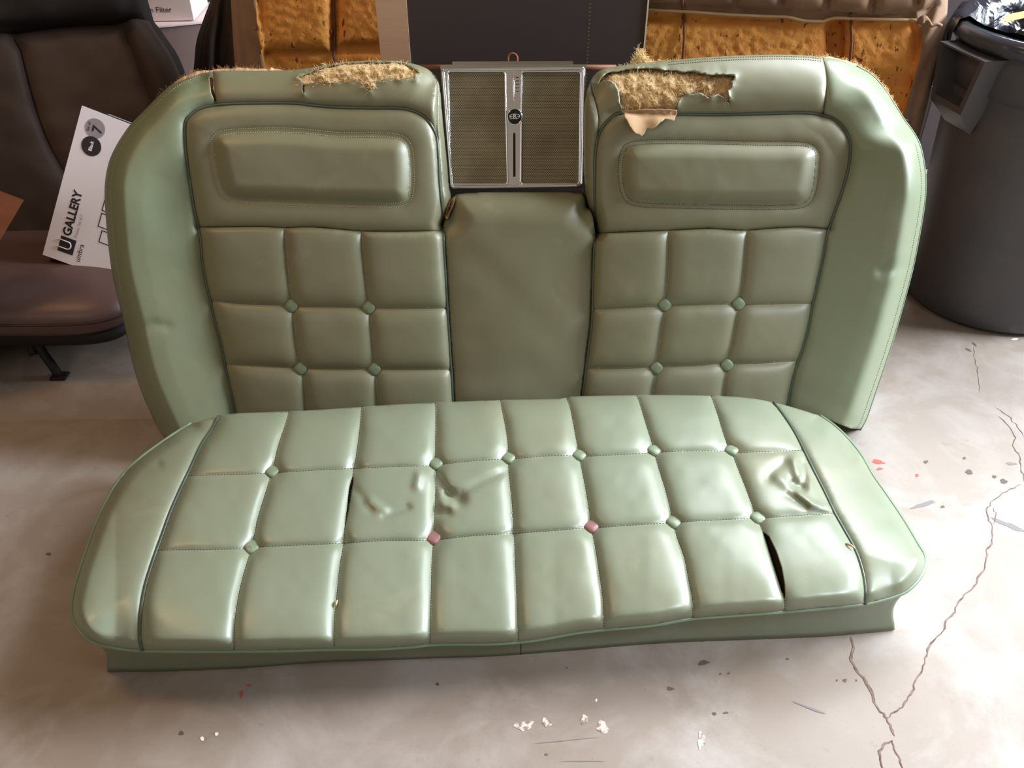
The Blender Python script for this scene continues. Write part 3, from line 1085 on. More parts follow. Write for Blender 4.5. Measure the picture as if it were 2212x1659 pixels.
# emblem
ec = BP([(1112, 252)], SH + 0.002)[0]
V, F = dome_geo((0, 0, 0), RB, 0.0142, 0.0148, 0.004, ex=2.0)
emb = mesh_obj('emblem', [Vector(ec) + v for v in V], F, M['emblem_black'], sp)
ring = [Vector(ec) + RB @ Vector((0.0142 * math.cos(a), 0.0150 * math.sin(a), 0.0015)) for a in np.linspace(0, 2 * math.pi, 40)[:-1]]
tube('emblem_ring', ring, 0.0011, M['chrome'], sp, closed=True)
ov = [Vector(ec) + RB @ Vector((0.0098 * math.cos(a), 0.0046 * math.sin(a), 0.0042)) for a in np.linspace(0, 2 * math.pi, 40)[:-1]]
tube('emblem_oval', ov, 0.0005, M['white_metal'], sp, closed=True, n=5)


def text_geo(body, size, extr=0.0, shear=0.0, bold=0.0):
    cu = bpy.data.curves.new('txt', 'FONT')
    cu.body = body
    cu.size = size
    cu.extrude = extr
    cu.shear = shear
    cu.offset = bold
    cu.resolution_u = 3
    cu.align_x = 'CENTER'
    cu.align_y = 'CENTER'
    o = bpy.data.objects.new('txt', cu)
    C.objects.link(o)
    bpy.context.view_layer.update()
    dg = bpy.context.evaluated_depsgraph_get()
    me = bpy.data.meshes.new_from_object(o.evaluated_get(dg))
    V = [v.co.copy() for v in me.vertices]
    F = [tuple(p.vertices) for p in me.polygons]
    bpy.data.objects.remove(o)
    bpy.data.curves.remove(cu)
    bpy.data.meshes.remove(me)
    return V, F


def text_obj(name, body, size, org, R, m, parent, extr=0.00006, bold=0.0, sx=1.0, shear=0.0):
    V, F = text_geo(body, size, extr, shear, bold)
    return mesh_obj(name, [Vector(org) + R @ Vector((v.x * sx, v.y, v.z)) for v in V], F, m, parent, smooth=False)


text_obj('emblem_letter', 'R', 0.0105, Vector(ec) + RB @ Vector((0, 0, 0.0042)), RB, M['white_metal'], sp, bold=0.0002, sx=1.15)
for sx_ in (-1, 1):
    w = Vector(ec) + RB @ Vector((sx_ * 0.0066, 0, 0.0042))
    tube('emblem_wing', [w - RB @ Vector((0.002, 0, 0)), w + RB @ Vector((0.002, 0, 0))], 0.0004, M['white_metal'], sp, n=4)
# slots of the centre strip
tube('chrome_spear', BP(sm([(1109.5, 168), (1110, 190), (1111, 220)], 8), SH + 0.001), [0.0006] + [0.0018] * (len(sm([(1109.5, 168), (1110, 190), (1111, 220)], 8)) - 2) + [0.0006], M['chrome'], sp)
plate('control_slot', rr_px(1108.5, 287, 1113.5, 287, 1113.8, 382, 1108.5, 382, 2), SH - 0.002, SH + 0.0006, M['dark'], sp)
for yy in (166, 174, 181, 189, 196):
    plate('vent_louver', rr_px(1114, yy, 1121, yy, 1121, yy + 1.6, 1114, yy + 1.6, 0.6), SH, SH + 0.0006, M['dark'], sp)

# ------------------------------------------------------------------ green seat cushion
cush = thing('bench_seat_cushion', 'worn green vinyl bench seat cushion with button tufting lying on the concrete floor', 'car seat cushion', (0, 1.05, 0))
VC = M['vinyl']
c_left = [(413, 915), (383, 933), (349, 956), (303, 990), (265, 1027), (239, 1066), (212, 1120), (189, 1184), (170, 1241), (159, 1287), (156, 1317), (162, 1347), (178, 1370), (208, 1389), (254, 1400)]
c_front = [(254, 1400), (311, 1405), (444, 1406), (596, 1405), (700, 1402), (808, 1401), (881, 1397), (953, 1391), (1062, 1390), (1134, 1385), (1188, 1377), (1242, 1367), (1300, 1360), (1409, 1350), (1467, 1340), (1503, 1335), (1612, 1327), (1695, 1321), (1829, 1309), (1876, 1303), (1925, 1291)]
c_right = [(1925, 1291), (1959, 1276), (1986, 1249), (1998, 1222), (1997, 1200), (1984, 1178), (1955, 1129), (1919, 1075), (1886, 1028), (1861, 985), (1829, 945), (1800, 918), (1771, 898)]
c_rear = [(1771, 898), (1720, 882), (1670, 869), (1612, 859), (1521, 854), (1395, 853), (1250, 856), (1199, 861), (1080, 864), (971, 868), (845, 874), (760, 880), (671, 886), (577, 890), (510, 893), (466, 900), (413, 915)]
CL, CF, CR, CB = sm(c_left), sm(c_front, 9), sm(c_right), sm(c_rear, 9)
OCU = np.vstack([CL[:-1], CF[:-1], CR[:-1], CB[:-1]])
CPL = sm([(472, 899), (459, 926), (436, 960), (413, 1009), (391, 1055), (368, 1108), (349, 1161), (330, 1214), (313, 1271), (304, 1328), (303, 1378), (307, 1404)])
CPR = sm([(1671, 869), (1695, 901), (1716.5, 934), (1735, 970), (1756, 1013), (1782, 1064), (1803, 1108), (1825, 1147), (1847, 1187), (1861, 1227), (1868, 1263), (1870, 1304)])
S1 = sm([(625, 888), (615, 922), (601, 964), (592, 1002), (588, 1020), (573, 1066), (558, 1116), (550, 1154), (544, 1183), (535, 1211), (522, 1256), (512, 1306), (506, 1360), (506, 1405)])
S2 = sm([(781, 879), (778, 922), (770.5, 977), (765, 1011), (758, 1052), (752, 1096), (745, 1139), (743, 1172), (734, 1222), (727, 1291), (722, 1342), (722, 1401)])
S3 = sm([(941, 869), (941.6, 922), (940.5, 977), (941.6, 1003), (940.5, 1067), (938, 1125), (937, 1163), (933, 1212), (931, 1284), (928.6, 1392)])
S4 = sm([(1081, 864), (1085, 886), (1094, 930), (1098, 969), (1098, 991), (1101, 1038), (1106, 1085), (1109, 1132), (1110.5, 1154), (1113, 1212), (1116, 1284), (1120, 1386)])
S5 = sm([(1224, 859), (1232, 881), (1239, 915), (1248, 966), (1251.5, 985), (1259, 1024), (1268, 1074), (1275, 1118), (1277.6, 1139), (1286, 1183), (1295, 1241), (1303, 1300), (1305, 1359)])
S6 = sm([(1376, 853), (1387, 887), (1407, 952), (1413, 974.5), (1423.6, 1013), (1438, 1060), (1449, 1104), (1455, 1129), (1463, 1162), (1478, 1205), (1489, 1259), (1496, 1296), (1497, 1336)])
S7 = sm([(1536, 855), (1550, 894), (1568, 952), (1580, 974.5), (1593.6, 1010), (1612, 1057), (1628, 1100), (1636, 1120), (1647, 1146), (1660, 1188), (1675, 1236), (1690, 1282), (1695, 1300), (1696, 1321)])
HA = sm([(405, 1027), (482, 1025), (569, 1023), (588, 1020), (609, 1020), (690, 1015), (765, 1011.7), (845, 1008), (924, 1006), (960, 1002), (1025, 995), (1080, 992), (1116, 990), (1170, 985.6), (1213, 984), (1268, 985), (1340, 982), (1395, 979), (1429, 976), (1503, 974), (1561, 974.5), (1597, 977), (1666, 975), (1737, 972)])
HB = sm([(340, 1188), (444, 1187), (523, 1185), (563, 1181), (671, 1176.5), (743, 1173), (826, 1168), (913, 1167), (957, 1164), (1025, 1157), (1109, 1152), (1188, 1146.6), (1257, 1141), (1297, 1139), (1376, 1133.7), (1438, 1130), (1474, 1127), (1557, 1123), (1617, 1119.6), (1655, 1118), (1720, 1114), (1804, 1108)])
BTN_C = [(588, 1020, 'g'), (941.6, 1003, 'g'), (1098, 991, 'g'), (1251.5, 985, 'g'), (1413, 974.5, 'g'), (1580, 974.5, 'g'), (544, 1183, 'h'), (937, 1163, 'p'), (1277.6, 1139, 'p'), (1455, 1129, 'g'), (1636, 1120, 'g')]
slit7 = np.vstack([lin([(1647, 1147), (1661, 1192), (1675, 1238), (1694, 1293)], 6), lin([(1696, 1290), (1695, 1263), (1689, 1227), (1677, 1191), (1661, 1158)], 6)])
slit2 = np.array([(763, 1026), (763.5, 1036), (761, 1050), (758, 1066), (756, 1082), (753, 1100), (749, 1120), (745.5, 1142), (746, 1126), (748, 1108), (750.5, 1090), (752, 1072), (754.5, 1054), (758.5, 1038)], float)


def z_edge(P):
    x = P[:, 0]
    return np.interp(x, [150, 250, 420, 700, 950, 1200, 1400, 1600, 1800, 1925, 2000], [0.112, 0.092, 0.088, 0.076, 0.066, 0.072, 0.084, 0.092, 0.100, 0.106, 0.112])


def zC(P):
    P = np.asarray(P, float)
    front_t = np.clip((P[:, 1] - 880) / 480, 0, 1)
    front_t = front_t * front_t * (3 - 2 * front_t)
    ze = z_edge(P) * front_t + 0.115 * (1 - front_t)
    dside = dist(P, [CL, CR])
    dfront = dist(P, [CF])
    drear = dist(P, [CB])
    crown = 0.045 * (0.30 + 0.70 * quarter(dfront, 150)) * (0.25 + 0.75 * quarter(dside, 150)) * quarter(drear + 12, 60)
    edge = quarter(np.minimum(dside, dfront) , 26)
    z = ze + crown * edge + 0.004 * edge
    dp = dist(P, [CPL, CPR])
    z = z - 0.008 * np.exp(-dp / 9.0) * np.clip(np.minimum(dfront, drear) / 10, 0, 1)
    mid = (P[:, 0] > np.interp(P[:, 1], CPL[:, 1], CPL[:, 0])) & (P[:, 0] < np.interp(P[:, 1], CPR[:, 1], CPR[:, 0]))
    q = np.ones(len(P))
    for l in (S1, S2, S3, S4, S5, S6, S7):
        q *= (1 - 0.9 * np.exp(-dist(P, [l]) / 13.0))
    qh = (1 - 0.85 * np.exp(-dist(P, [HA]) / 9.0)) * (1 - 0.85 * np.exp(-dist(P, [HB]) / 9.0))
    pil = (1 - np.exp(-dp / 16))
    fe = np.clip(dfront / 30, 0, 1)
    z = z + np.where(mid, (0.0125 * q * (0.45 + 0.55 * qh) - 0.005) * pil * (0.35 + 0.65 * fe), 0)
    for (bx, by, k) in BTN_C:
        r2 = ((P[:, 0] - bx) / 1.0) ** 2 + ((P[:, 1] - by) / 0.8) ** 2
        z = z - 0.006 * np.exp(-r2 / 24 ** 2)
    for (bx, by, a) in ((765, 1012, .004), (743, 1172, .004), (1110, 1154, .004)):
        r2 = (P[:, 0] - bx) ** 2 + ((P[:, 1] - by) / 0.8) ** 2
        z = z - a * np.exp(-r2 / 16 ** 2)
    # hollows, puckers and creases of the slack cover

    def dent(pts, w, a):
        return a * np.exp(-(dist(P, [np.array(pts, float)]) / w) ** 2)
    z = z - dent([(975, 1072), (990, 1078)], 15, 0.012) - dent([(945, 1028), (965, 1062)], 9, 0.007) - dent([(950, 1108), (965, 1106)], 11, 0.006)
    z = z - dent([(1000, 1062), (1040, 1040), (1090, 1018)], 9, 0.0035) + dent([(958, 1088), (975, 1092)], 9, 0.003)
    z = z + dent([(905, 1025), (900, 1050)], 9, 0.004) + dent([(800, 1085), (830, 1105)], 11, 0.0035) - dent([(830, 1112), (880, 1095)], 8, 0.0045) - dent([(770, 1060), (800, 1100)], 10, 0.002)
    z = z - dent([(1714, 1044), (1732, 1052)], 10, 0.011) + dent([(1716, 994), (1722, 1020)], 10, 0.006) - dent([(1733, 1000), (1738, 1035)], 9, 0.007)
    z = z + dent([(1725, 1066), (1755, 1090), (1790, 1100)], 7, 0.0055) - dent([(1700, 1068), (1740, 1095)], 8, 0.004) - dent([(1690, 1000), (1660, 1030)], 12, 0.004) + dent([(1680, 1030), (1700, 1045)], 12, 0.004)
    z = z - dent([(1830, 960), (1845, 985)], 9, 0.004) - dent([(268, 1028), (340, 1005)], 12, 0.003)
    z = z + 0.0009 * vn(P[:, 0], P[:, 1], 70, 12) + 0.0003 * vn(P[:, 0], P[:, 1], 26, 13)
    # open slits curl down
    for s in (slit7, slit2):
        dt = dist(P, [np.vstack([s, s[:1]])])
        z = z + 0.002 * np.exp(-dt / 9)
    return z


mid_poly = np.vstack([CPL, [(307, 1460), (1870, 1460)], CPR[::-1], [(1671, 830), (472, 830)]])
right_poly = np.vstack([CPR, [(1900, 1500), (2100, 1500), (2100, 800), (1671, 800)]])
linesC = [CPL, CPR, S1, S2, S3, S4, S5, S6, S7, HA, HB, np.vstack([slit7, slit7[:1]]), np.vstack([slit2, slit2[:1]])]
CPz = Plane((0, 0, 0), (0, 0, 1))
relief(OCU, linesC, 5.5, CPz, zC, [('quilted_panel', mid_poly, VC), ('side_bolster', right_poly, VC)], ('side_bolster', VC), cush, holes=[slit7, slit2], thick=0.0016)

for pts, sm_ in ((CPL, 0), (CPR, 0)):
    tube('piping', CPz(pts, zC(pts) + 0.0022), 0.0028, M['piping'], cush)
edge = np.vstack([CL[:-1], CF[:-1], CR])
tube('piping', CPz(edge, zC(edge) + 0.0005), 0.0034, M['piping_light'], cush)

# skirt: front, sides and rear down to the floor
loop = OCU
TOP = CPz(loop, zC(loop) - 0.002)
fb_x = [205, 212, 222, 368, 520, 700, 881, 1062, 1250, 1358, 1467, 1612, 1792, 1937, 1957, 1961]
fb_y = [1412, 1437, 1452, 1450, 1444, 1430, 1424, 1418, 1404, 1394, 1387, 1382, 1375, 1361, 1354, 1345]
BOT = []
cc = TOP.mean(0)
for i, (p, T_) in enumerate(zip(loop, TOP)):
    isfront = (p[1] > 1180)
    if isfront and 175 <= p[0] <= 1990 and p[1] > 1255:
        x = np.interp(p[0], [175, 254, 1925, 1990], [216, 262, 1915, 1958])
        y = np.interp(x, fb_x, fb_y)
        q = CPz([(x, y)], 0.002)[0]
    else:
        c2 = np.array([np.clip(T_[0], -0.35, 0.35), 1.1, 0])
        d = c2 - T_
        d[2] = 0
        d /= np.linalg.norm(d)
        q = T_ + d * 0.035
        q[2] = 0.002
    BOT.append(q)
BOT = np.array(BOT)
k_ = 9
ker = np.ones(k_) / k_
BOTs = np.stack([np.convolve(np.concatenate([BOT[-4:, j], BOT[:, j], BOT[:4, j]]), ker, 'valid') for j in range(3)], 1)
n = len(loop)
rows = 7
V, F = [], []
for r in range(rows):
    t = r / (rows - 1)
    row = TOP * (1 - t) + BOTs * t
    ctr = np.array([0, 1.1, 0])
    d = ctr - row
    d[:, 2] = 0
    d /= np.linalg.norm(d, axis=1)[:, None]
    row = row + d * (0.010 * math.sin(math.pi * min(1, t * 1.1)))
    V += list(row)
for r in range(rows - 1):
    for i in range(n):
        j = (i + 1) % n
        F.append((r * n + i, r * n + j, (r + 1) * n + j, (r + 1) * n + i))
F.append(tuple(range((rows - 1) * n, rows * n)))
mesh_obj('skirt', V, F, M['vinyl_skirt'], cush)
# seam in the middle of the skirt
ti = int(np.argmin(np.abs(loop[:, 0] - 1124) + 10 * (loop[:, 1] < 1300)))
tube('skirt_seam', [Vector(V[r * n + ti]) for r in range(rows)], 0.0009, M['thread_dark'], cush, n=5)

# dark lining seen through the slits
for s in (slit7, slit2):
    g = grow_poly(s, 5)
    P_, T_ = cdt(g, [], 6)
    mesh_obj('exposed_lining', CPz(P_, zC(P_) - 0.010), T_, M['dark'], cush)
zCl = lambda P: zC(P)
for l in (S1, S2, S3, S4, S5, S6, S7):
    stitches('stitching', l, CPz, zCl, M['thread_dark'], cush, gap=6, ln=3.2, r=0.0006, lift=0.0005)
for l in (HA, HB):
    stitches('stitching', l, CPz, zCl, M['thread_dark'], cush, gap=6.5, ln=3.6, r=0.0006, lift=0.0005)

RC = frame_of((0, -0.10, 1), up=(0, 1, 0))
RC = Matrix(((1, 0, 0), (0, 1, 0), (0, 0, 1)))
bV, bF = dome_geo((0, 0, 0), RC, 0.0122, 0.0122, 0.0065, rot=math.pi / 4, ex=3.2)
me_g = me_p = None
for (x, y, k) in BTN_C:
    p = CPz([(x, y)], zC(np.array([(x, y)])) + 0.0032)[0]
    o = mesh_obj('button', bV, bF, M['button_pink'] if k == 'p' else M['button'])
    o.parent = cush
    o.location = Vector(p) - cush.location
    o.rotation_euler = (rng.normal(0.02, 0.05), rng.normal(0, 0.08), rng.normal(0, 0.12))
    if k == 'p':
        o['label'] = 'pinkish button that has lost its green cover'
    if k == 'h':
        o['label'] = 'green button with a chipped corner'
        vv = [(-0.009, -0.004, 0.0060), (-0.001, -0.0030, 0.0066), (0.0025, -0.0065, 0.0060), (0.000, -0.0120, 0.0042), (-0.005, -0.0085, 0.0050)]
        ch = mesh_obj('cover_chip', [Vector(v) + Vector((0, 0, 0.0004)) for v in vv], [(0, 4, 3, 2, 1)], M['button_pink'])
        ch.parent = o
# small litter caught in the seams
for (x, y, l, a) in ((727, 1304, 0.012, 1.4), (1836, 1180, 0.016, -0.7)):
    p = CPz([(x, y)], zC(np.array([(x, y)])) + 0.003)[0]
    q = [Vector(p) + Vector((math.cos(a) * l * (t - .5), math.sin(a) * l * (t - .5), 0.003 * math.sin(t * 3))) for t in np.linspace(0, 1, 6)]
    tube('frayed_tuft', q, [0.0008, 0.0018, 0.0022, 0.0018, 0.0014, 0.0006], M['flap'], cush, n=6)

# ------------------------------------------------------------------ brown bench seat back with bare foam
foam_m = Mat('orange_foam', srgb(216, 148, 66), 0.85)
foam_m.mix(foam_m.ramp(foam_m.noise(5, 4), 0.4, 0.65), srgb(198, 116, 50), 0.7)
foam_m.mix(foam_m.ramp(foam_m.noise(26, 6, 0.7), 0.5, 0.68), srgb(214, 150, 60), 0.6)
foam_m.mix(foam_m.ramp(foam_m.noise(75, 2, 0.5, stretch=(1, 1, 0.5)), 0.655, 0.70), srgb(92, 44, 18), 0.9)
foam_m.bump(foam_m.noise(60, 5, 0.7), 0.6, 0.006)
M['foam'] = foam_m.m
fab_m = Mat('brown_cloth', srgb(142, 112, 88), 0.9)
fab_m.mix(fab_m.ramp(fab_m.noise(12, 5), 0.4, 0.7), srgb(112, 84, 66), 0.7)
fab_m.bump(fab_m.noise(500, 2), 0.3, 0.001)
M['cloth'] = fab_m.m
M['cloth_tan'] = Mat('tan_welt', srgb(168, 138, 96), 0.8).m

RF = math.radians(7)
QP = Plane((0, 2.02, 0), (0, -math.cos(RF), math.sin(RF)))
foam = thing('foam_seatback', 'brown cloth bench seat back with bare orange foam standing behind the green one', 'car seat back', (0, 2.02, 0))
OF = np.vstack([sm([(560, 632), (545, 400), (520, 250), (508, 150), (502, 60), (498, -20), (500, -120), (520, -170)], 14)[:-1],
                sm([(520, -170), (900, -178), (1400, -180), (1900, -175), (2030, -160)], 25)[:-1],
                sm([(2030, -160), (2052, -100), (2050, -40), (2046, 30), (2040, 75), (2028, 130), (2012, 190), (1996, 255), (1975, 340), (1945, 480), (1915, 632)], 14)[:-1],
                lin([(1915, 632), (560, 632)], 30)[:-1]])
welt = sm([(1392, 20), (1430, 23), (1480, 25), (1560, 31), (1640, 35), (1700, 37), (1735, 45), (1780, 46), (1800, 39), (1900, 42), (1992, 44)], 8)
win_r = np.vstack([sm([(1330, 24), (1392, 22), (1480, 27), (1560, 33), (1640, 37), (1700, 39), (1735, 47), (1780, 48), (1800, 41), (1900, 44), (1975, 45)], 8), sm([(1988, 60), (1990, 110), (1975, 170), (1955, 240), (1930, 350), (1900, 600)], 10), [(1330, 600)]])
win_l = np.vstack([sm([(552, -40), (556, 60), (564, 110), (572, 160), (585, 300), (600, 600)], 10), [(1330, 600), (1330, -40)]])


def hF(P):
    P = np.asarray(P, float)
    x, y = P[:, 0], P[:, 1]
    h = 0.02 + 0.05 * quarter(dist(P, [np.vstack([OF, OF[:1]])]), 60)
    fr = inside(P, win_r)
    flt = inside(P, win_l)
    dd = dist(P, [win_r, win_l])
    h = h + np.where(fr | flt, -0.022 * (1 - np.exp(-dd / 5)), 0.004)
    # block of foam on the left with a deep fold, darker channel on the right
    h = h + np.where(flt, 0.030 * quarter(np.clip(np.minimum(np.minimum(x - 556, 716 - x), 112 - y), 0, None), 26), 0)
    h = h + np.where(flt, 0.022 * quarter(np.clip(np.minimum(np.minimum(x - 730, 905 - x), 98 - y), 0, None), 22), 0)
    h = h + np.where(flt, 0.012 * quarter(np.clip(np.minimum(x - 570, y - 116), 0, None), 14), 0)
    h = h - np.where(fr, 0.030 * np.exp(-((x - 1806) / 17) ** 4), 0)
    h = h + np.where(fr, 0.018 * quarter(np.clip(np.minimum(1785 - x, y - 44), 0, None), 26), 0)
    h = h + np.where(fr, 0.020 * quarter(np.clip(np.minimum(np.minimum(x - 1822, 1975 - x), np.minimum(165 - y, y - 46)), 0, None), 26), 0)
    h = h + np.where(fr | flt, 0.0022 * vn(x, y, 9, 2) + 0.0016 * vn(x, y, 5, 3), 0)
    # channelled cloth roll above the welt
    top = (x > 1380) & (x < 2035) & (y < np.interp(x, [1390, 1500, 1620, 1800, 1900, 2000, 2040], [4, 10, 16, 24, 32, 20, 5]))
    cell = np.abs(((x - 1494 + 0.10 * y) / 98.0) % 1 - 0.5) * 2
    h = h + np.where(top, 0.030 * (1 - cell ** 6) * quarter(np.clip(np.interp(x, [1390, 1500, 1620, 1800, 1900, 2000, 2040], [4, 10, 16, 24, 32, 20, 5]) - y, 0, None), 34) + 0.004, 0)
    # folds of the wrapped cloth at both ends
    h = h + np.where(x > 1975, 0.008 * np.sin((x + y * 0.42) / 7.5), 0)
    h = h + np.where(x < 570, 0.010 * np.sin((x - y * 0.12) / 8.5), 0)
    return h


roll_f = np.array([(1380, -300), (1380, 3), (1500, 9), (1620, 15), (1800, 23), (1900, 31), (2000, 20), (2040, 5), (2100, 0), (2100, -300)], float)
roll_lower = sm([(1380, 3), (1396, 4), (1494, 6), (1500, 9), (1560, 18), (1595, 12), (1600, 13), (1650, 22), (1690, 17), (1697, 19), (1750, 27), (1776, 22), (1782, 20), (1830, 28), (1880, 27), (1884, 24), (1930, 34), (1965, 33), (1972, 28), (2005, 22), (2018, 8)], 5)
relief(OF, [win_r, win_l, roll_lower], 6.0, QP, hF, [('bare_foam', win_r, M['foam']), ('bare_foam', win_l, M['foam'])], ('cloth_cover', M['cloth']), foam)
shell('seat_frame', OF, QP, lambda p: hF(p) - 0.001, -0.05, M['cloth'], foam, inset=0.01, zmin=0.001)
tube('welt', QP(welt, hF(welt) + 0.006), 0.0036, M['cloth_tan'], foam)
for pts in ([(1476, -60), (1474, 0), (1477, 30), (1478, 80), (1475, 126), (1474, 200)], [(1838, 28), (1839, 60), (1840, 90), (1837, 125), (1836, 200)], [(719, -60), (720, 0), (722, 60), (722, 100), (721, 140), (720, 200)], [(715, 65), (718, 100), (725, 140), (726, 200)]):
    q = sm(pts, 8)
    tube('listing_wire', QP(q, hF(q) + 0.007), 0.0032, M['rust'], foam)
tube('cloth_knot', QP(sm([(1985, 52), (1995, 40), (2005, 44), (2012, 56), (2022, 52), (2034, 56)], 4), 0.085), [0.004, 0.007, 0.009, 0.008, 0.006, 0.004, 0.004, 0.004, 0.004, 0.004, 0.004, 0.004][:len(sm([(1985, 52), (1995, 40), (2005, 44), (2012, 56), (2022, 52), (2034, 56)], 4))] + [0.004] * max(0, len(sm([(1985, 52), (1995, 40), (2005, 44), (2012, 56), (2022, 52), (2034, 56)], 4)) - 12), M['cloth'], foam)

# ------------------------------------------------------------------ black carton
crt = thing('black_carton', 'tall black cardboard carton with an open bare flap standing behind the speaker panel', 'box', (0, 1.9, 0))
M['carton_black'] = Mat('black_card', srgb(66, 56, 56), 0.75).m
_m = Mat('bare_card', srgb(232, 204, 188), 0.85)
_m.mix(_m.ramp(_m.noise(6, 3, stretch=(1, 1, 30)), 0.4, 0.6), srgb(222, 190, 172), 0.5)
M['card'] = _m.m
M['card_edge'] = Mat('card_edge', srgb(214, 214, 200), 0.7).m
KP = Plane((0, 1.875, 0), (0, -1, 0.02))
kb = KP([(893, 136), (1384, 132), (1388, 0), (878, 0)])
xl, xr = kb[0][0], kb[1][0]
yf = 1.875
zt = 0.86
xlt, xrt = xl - 0.006, xr + 0.004
yb = 1.93
V = [(xl, yf, 0.001), (xr, yf, 0.001), (xr, yb, 0.001), (xl, yb, 0.001), (xlt, yf + 0.015, zt), (xrt, yf + 0.015, zt), (xrt, yb + 0.012, zt), (xlt, yb + 0.012, zt)]
F = [(0, 1, 5, 4), (1, 2, 6, 5), (2, 3, 7, 6), (3, 0, 4, 7), (4, 5, 6, 7), (0, 3, 2, 1)]
mesh_obj('carton_body', V, F, M['carton_black'], crt, smooth=False)
t_ = 0.003
V = [(xrt, yf + 0.0125, zt), (xrt + t_, yf + 0.0125, zt), (xr + t_, yf - 0.002, 0.001), (xr, yf - 0.002, 0.001), (xrt, yf + 0.03, zt), (xrt + t_, yf + 0.03, zt), (xr + t_, yf + 0.015, 0.001), (xr, yf + 0.015, 0.001)]
F = [(0, 3, 2, 1), (1, 2, 6, 5), (4, 5, 6, 7), (0, 1, 5, 4), (0, 4, 7, 3)]
mesh_obj('carton_edge', V, F, M['card_edge'], crt, smooth=False)
# flap swung open to the left
fx = KP([(808, 0), (826, 136)])
V = []
for (a, b, z) in ((xl - 0.001, fx[1][0], 0.25), (xlt - 0.001, fx[0][0] - 0.004, zt)):
    yy = yf + (0.015 if z > 0.5 else 0.004)
    V += [(a, yy - 0.002, z), (b, yy + 0.03, z), (b, yy + 0.034, z), (a, yy + 0.002, z)]
F = [(0, 4, 5, 1), (1, 5, 6, 2), (2, 6, 7, 3), (3, 7, 4, 0), (4, 7, 6, 5), (0, 1, 2, 3)]
mesh_obj('carton_flap', V, F, M['card'], crt, smooth=False)
V, F = [], []
for i in range(46):
    z = 0.50 + i * 0.0078
    x = xl + (xr - xl) * 0.765
    y = yf + 0.015 * z / zt - 0.0004
    k = len(V)
    V += [(x - 0.0022, y - 0.0002, z), (x + 0.0022, y - 0.0002, z), (x + 0.0022, y - 0.0002, z + 0.0022), (x - 0.0022, y - 0.0002, z + 0.0022)]
    F.append((k, k + 1, k + 2, k + 3))
mesh_obj('perforation', V, F, Mat('perforation', srgb(120, 108, 84), 0.9).m, crt, smooth=False)

# ------------------------------------------------------------------ trash can
can_m = Mat('grey_plastic', srgb(74, 72, 76), 0.42)
can_m.mix(can_m.ramp(can_m.noise(8, 5), 0.45, 0.7), srgb(92, 84, 82), 0.5)
can_m.bump(can_m.noise(700, 2), 0.2, 0.0006)
M['can'] = can_m.m
RBASE = 0.212
cx, cy = 1.272, 1.99
can = thing('trash_can', 'large round dark grey plastic trash can on the concrete floor', 'trash can', (cx, cy, 0))


def lathe_geo(prof, n=72, c=(0, 0)):
    V, F = [], []
    for r, z in prof:
        for k in range(n):
            a = 2 * math.pi * k / n
            V.append((c[0] + r * math.cos(a), c[1] + r * math.sin(a), z))
    for i in range(len(prof) - 1):
        for k in range(n):
            F.append((i * n + k, i * n + (k + 1) % n, (i + 1) * n + (k + 1) % n, (i + 1) * n + k))
    return V, F


CH = 0.685
RT = 0.258
prof = [(0.0, 0.002), (RBASE - 0.03, 0.002), (RBASE - 0.008, 0.004), (RBASE, 0.014), (RBASE + 0.004, 0.05), (RT - 0.016, CH * 0.80), (RT - 0.014, CH * 0.81), (RT - 0.006, CH * 0.815), (RT - 0.003, CH * 0.90),
        (RT - 0.012, CH - 0.035), (RT - 0.008, CH - 0.03)]
V, F = lathe_geo(prof + [(RT - 0.016, CH - 0.03), (RT - 0.022, CH * 0.8), (RBASE - 0.01, 0.03), (0.0, 0.02)], c=(cx, cy))
mesh_obj('can_body', V, F, M['can'], can)
rimp = [(RT - 0.014, CH - 0.034), (RT + 0.006, CH - 0.036), (RT + 0.013, CH - 0.026), (RT + 0.014, CH - 0.012), (RT + 0.008, CH), (RT - 0.004, CH + 0.003), (RT - 0.016, CH - 0.002), (RT - 0.018, CH - 0.03), (RT - 0.014, CH - 0.034)]
V, F = lathe_geo(rimp, c=(cx, cy))
mesh_obj('can_rim', V, F, Mat('rim_plastic', srgb(70, 74, 84), 0.16).m, can)
ang0 = math.atan2(-cy, -cx)
for a in (ang0 - 0.84, ang0 - 0.84 + math.pi):
    R = Matrix.Rotation(a - math.pi / 2, 3, 'Z')     # local y points outwards

    def hp(x, y, z):
        return Vector((cx, cy, 0)) + R @ Vector((x, RT - 0.012 + y, CH - 0.115 + z))
    tz, bz = 0.072, -0.050
    outer = [(-0.085, tz), (0.085, tz), (0.060, bz), (-0.060, bz)]
    inner_ = [(-0.070, tz - 0.004), (0.070, tz - 0.004), (0.048, bz + 0.014), (-0.048, bz + 0.014)]
    V = [hp(x, -0.015, z) for x, z in outer] + [hp(x, 0.042, z) for x, z in outer] + [hp(x, 0.042, z) for x, z in inner_] + [hp(x, -0.002, z) for x, z in inner_]
    V += [hp(-0.050, -0.004, bz - 0.05), hp(0.050, -0.004, bz - 0.05)]
    F = []
    for k in range(4):
        q = (k + 1) % 4
        F += [(k, q, 4 + q, 4 + k), (4 + k, 4 + q, 8 + q, 8 + k), (8 + k, 8 + q, 12 + q, 12 + k)]
    F += [(12, 13, 14, 15), (7, 6, 17, 16), (3, 7, 16), (6, 2, 17)]
    mesh_obj('handle', V, F, M['can'], can, smooth=False)
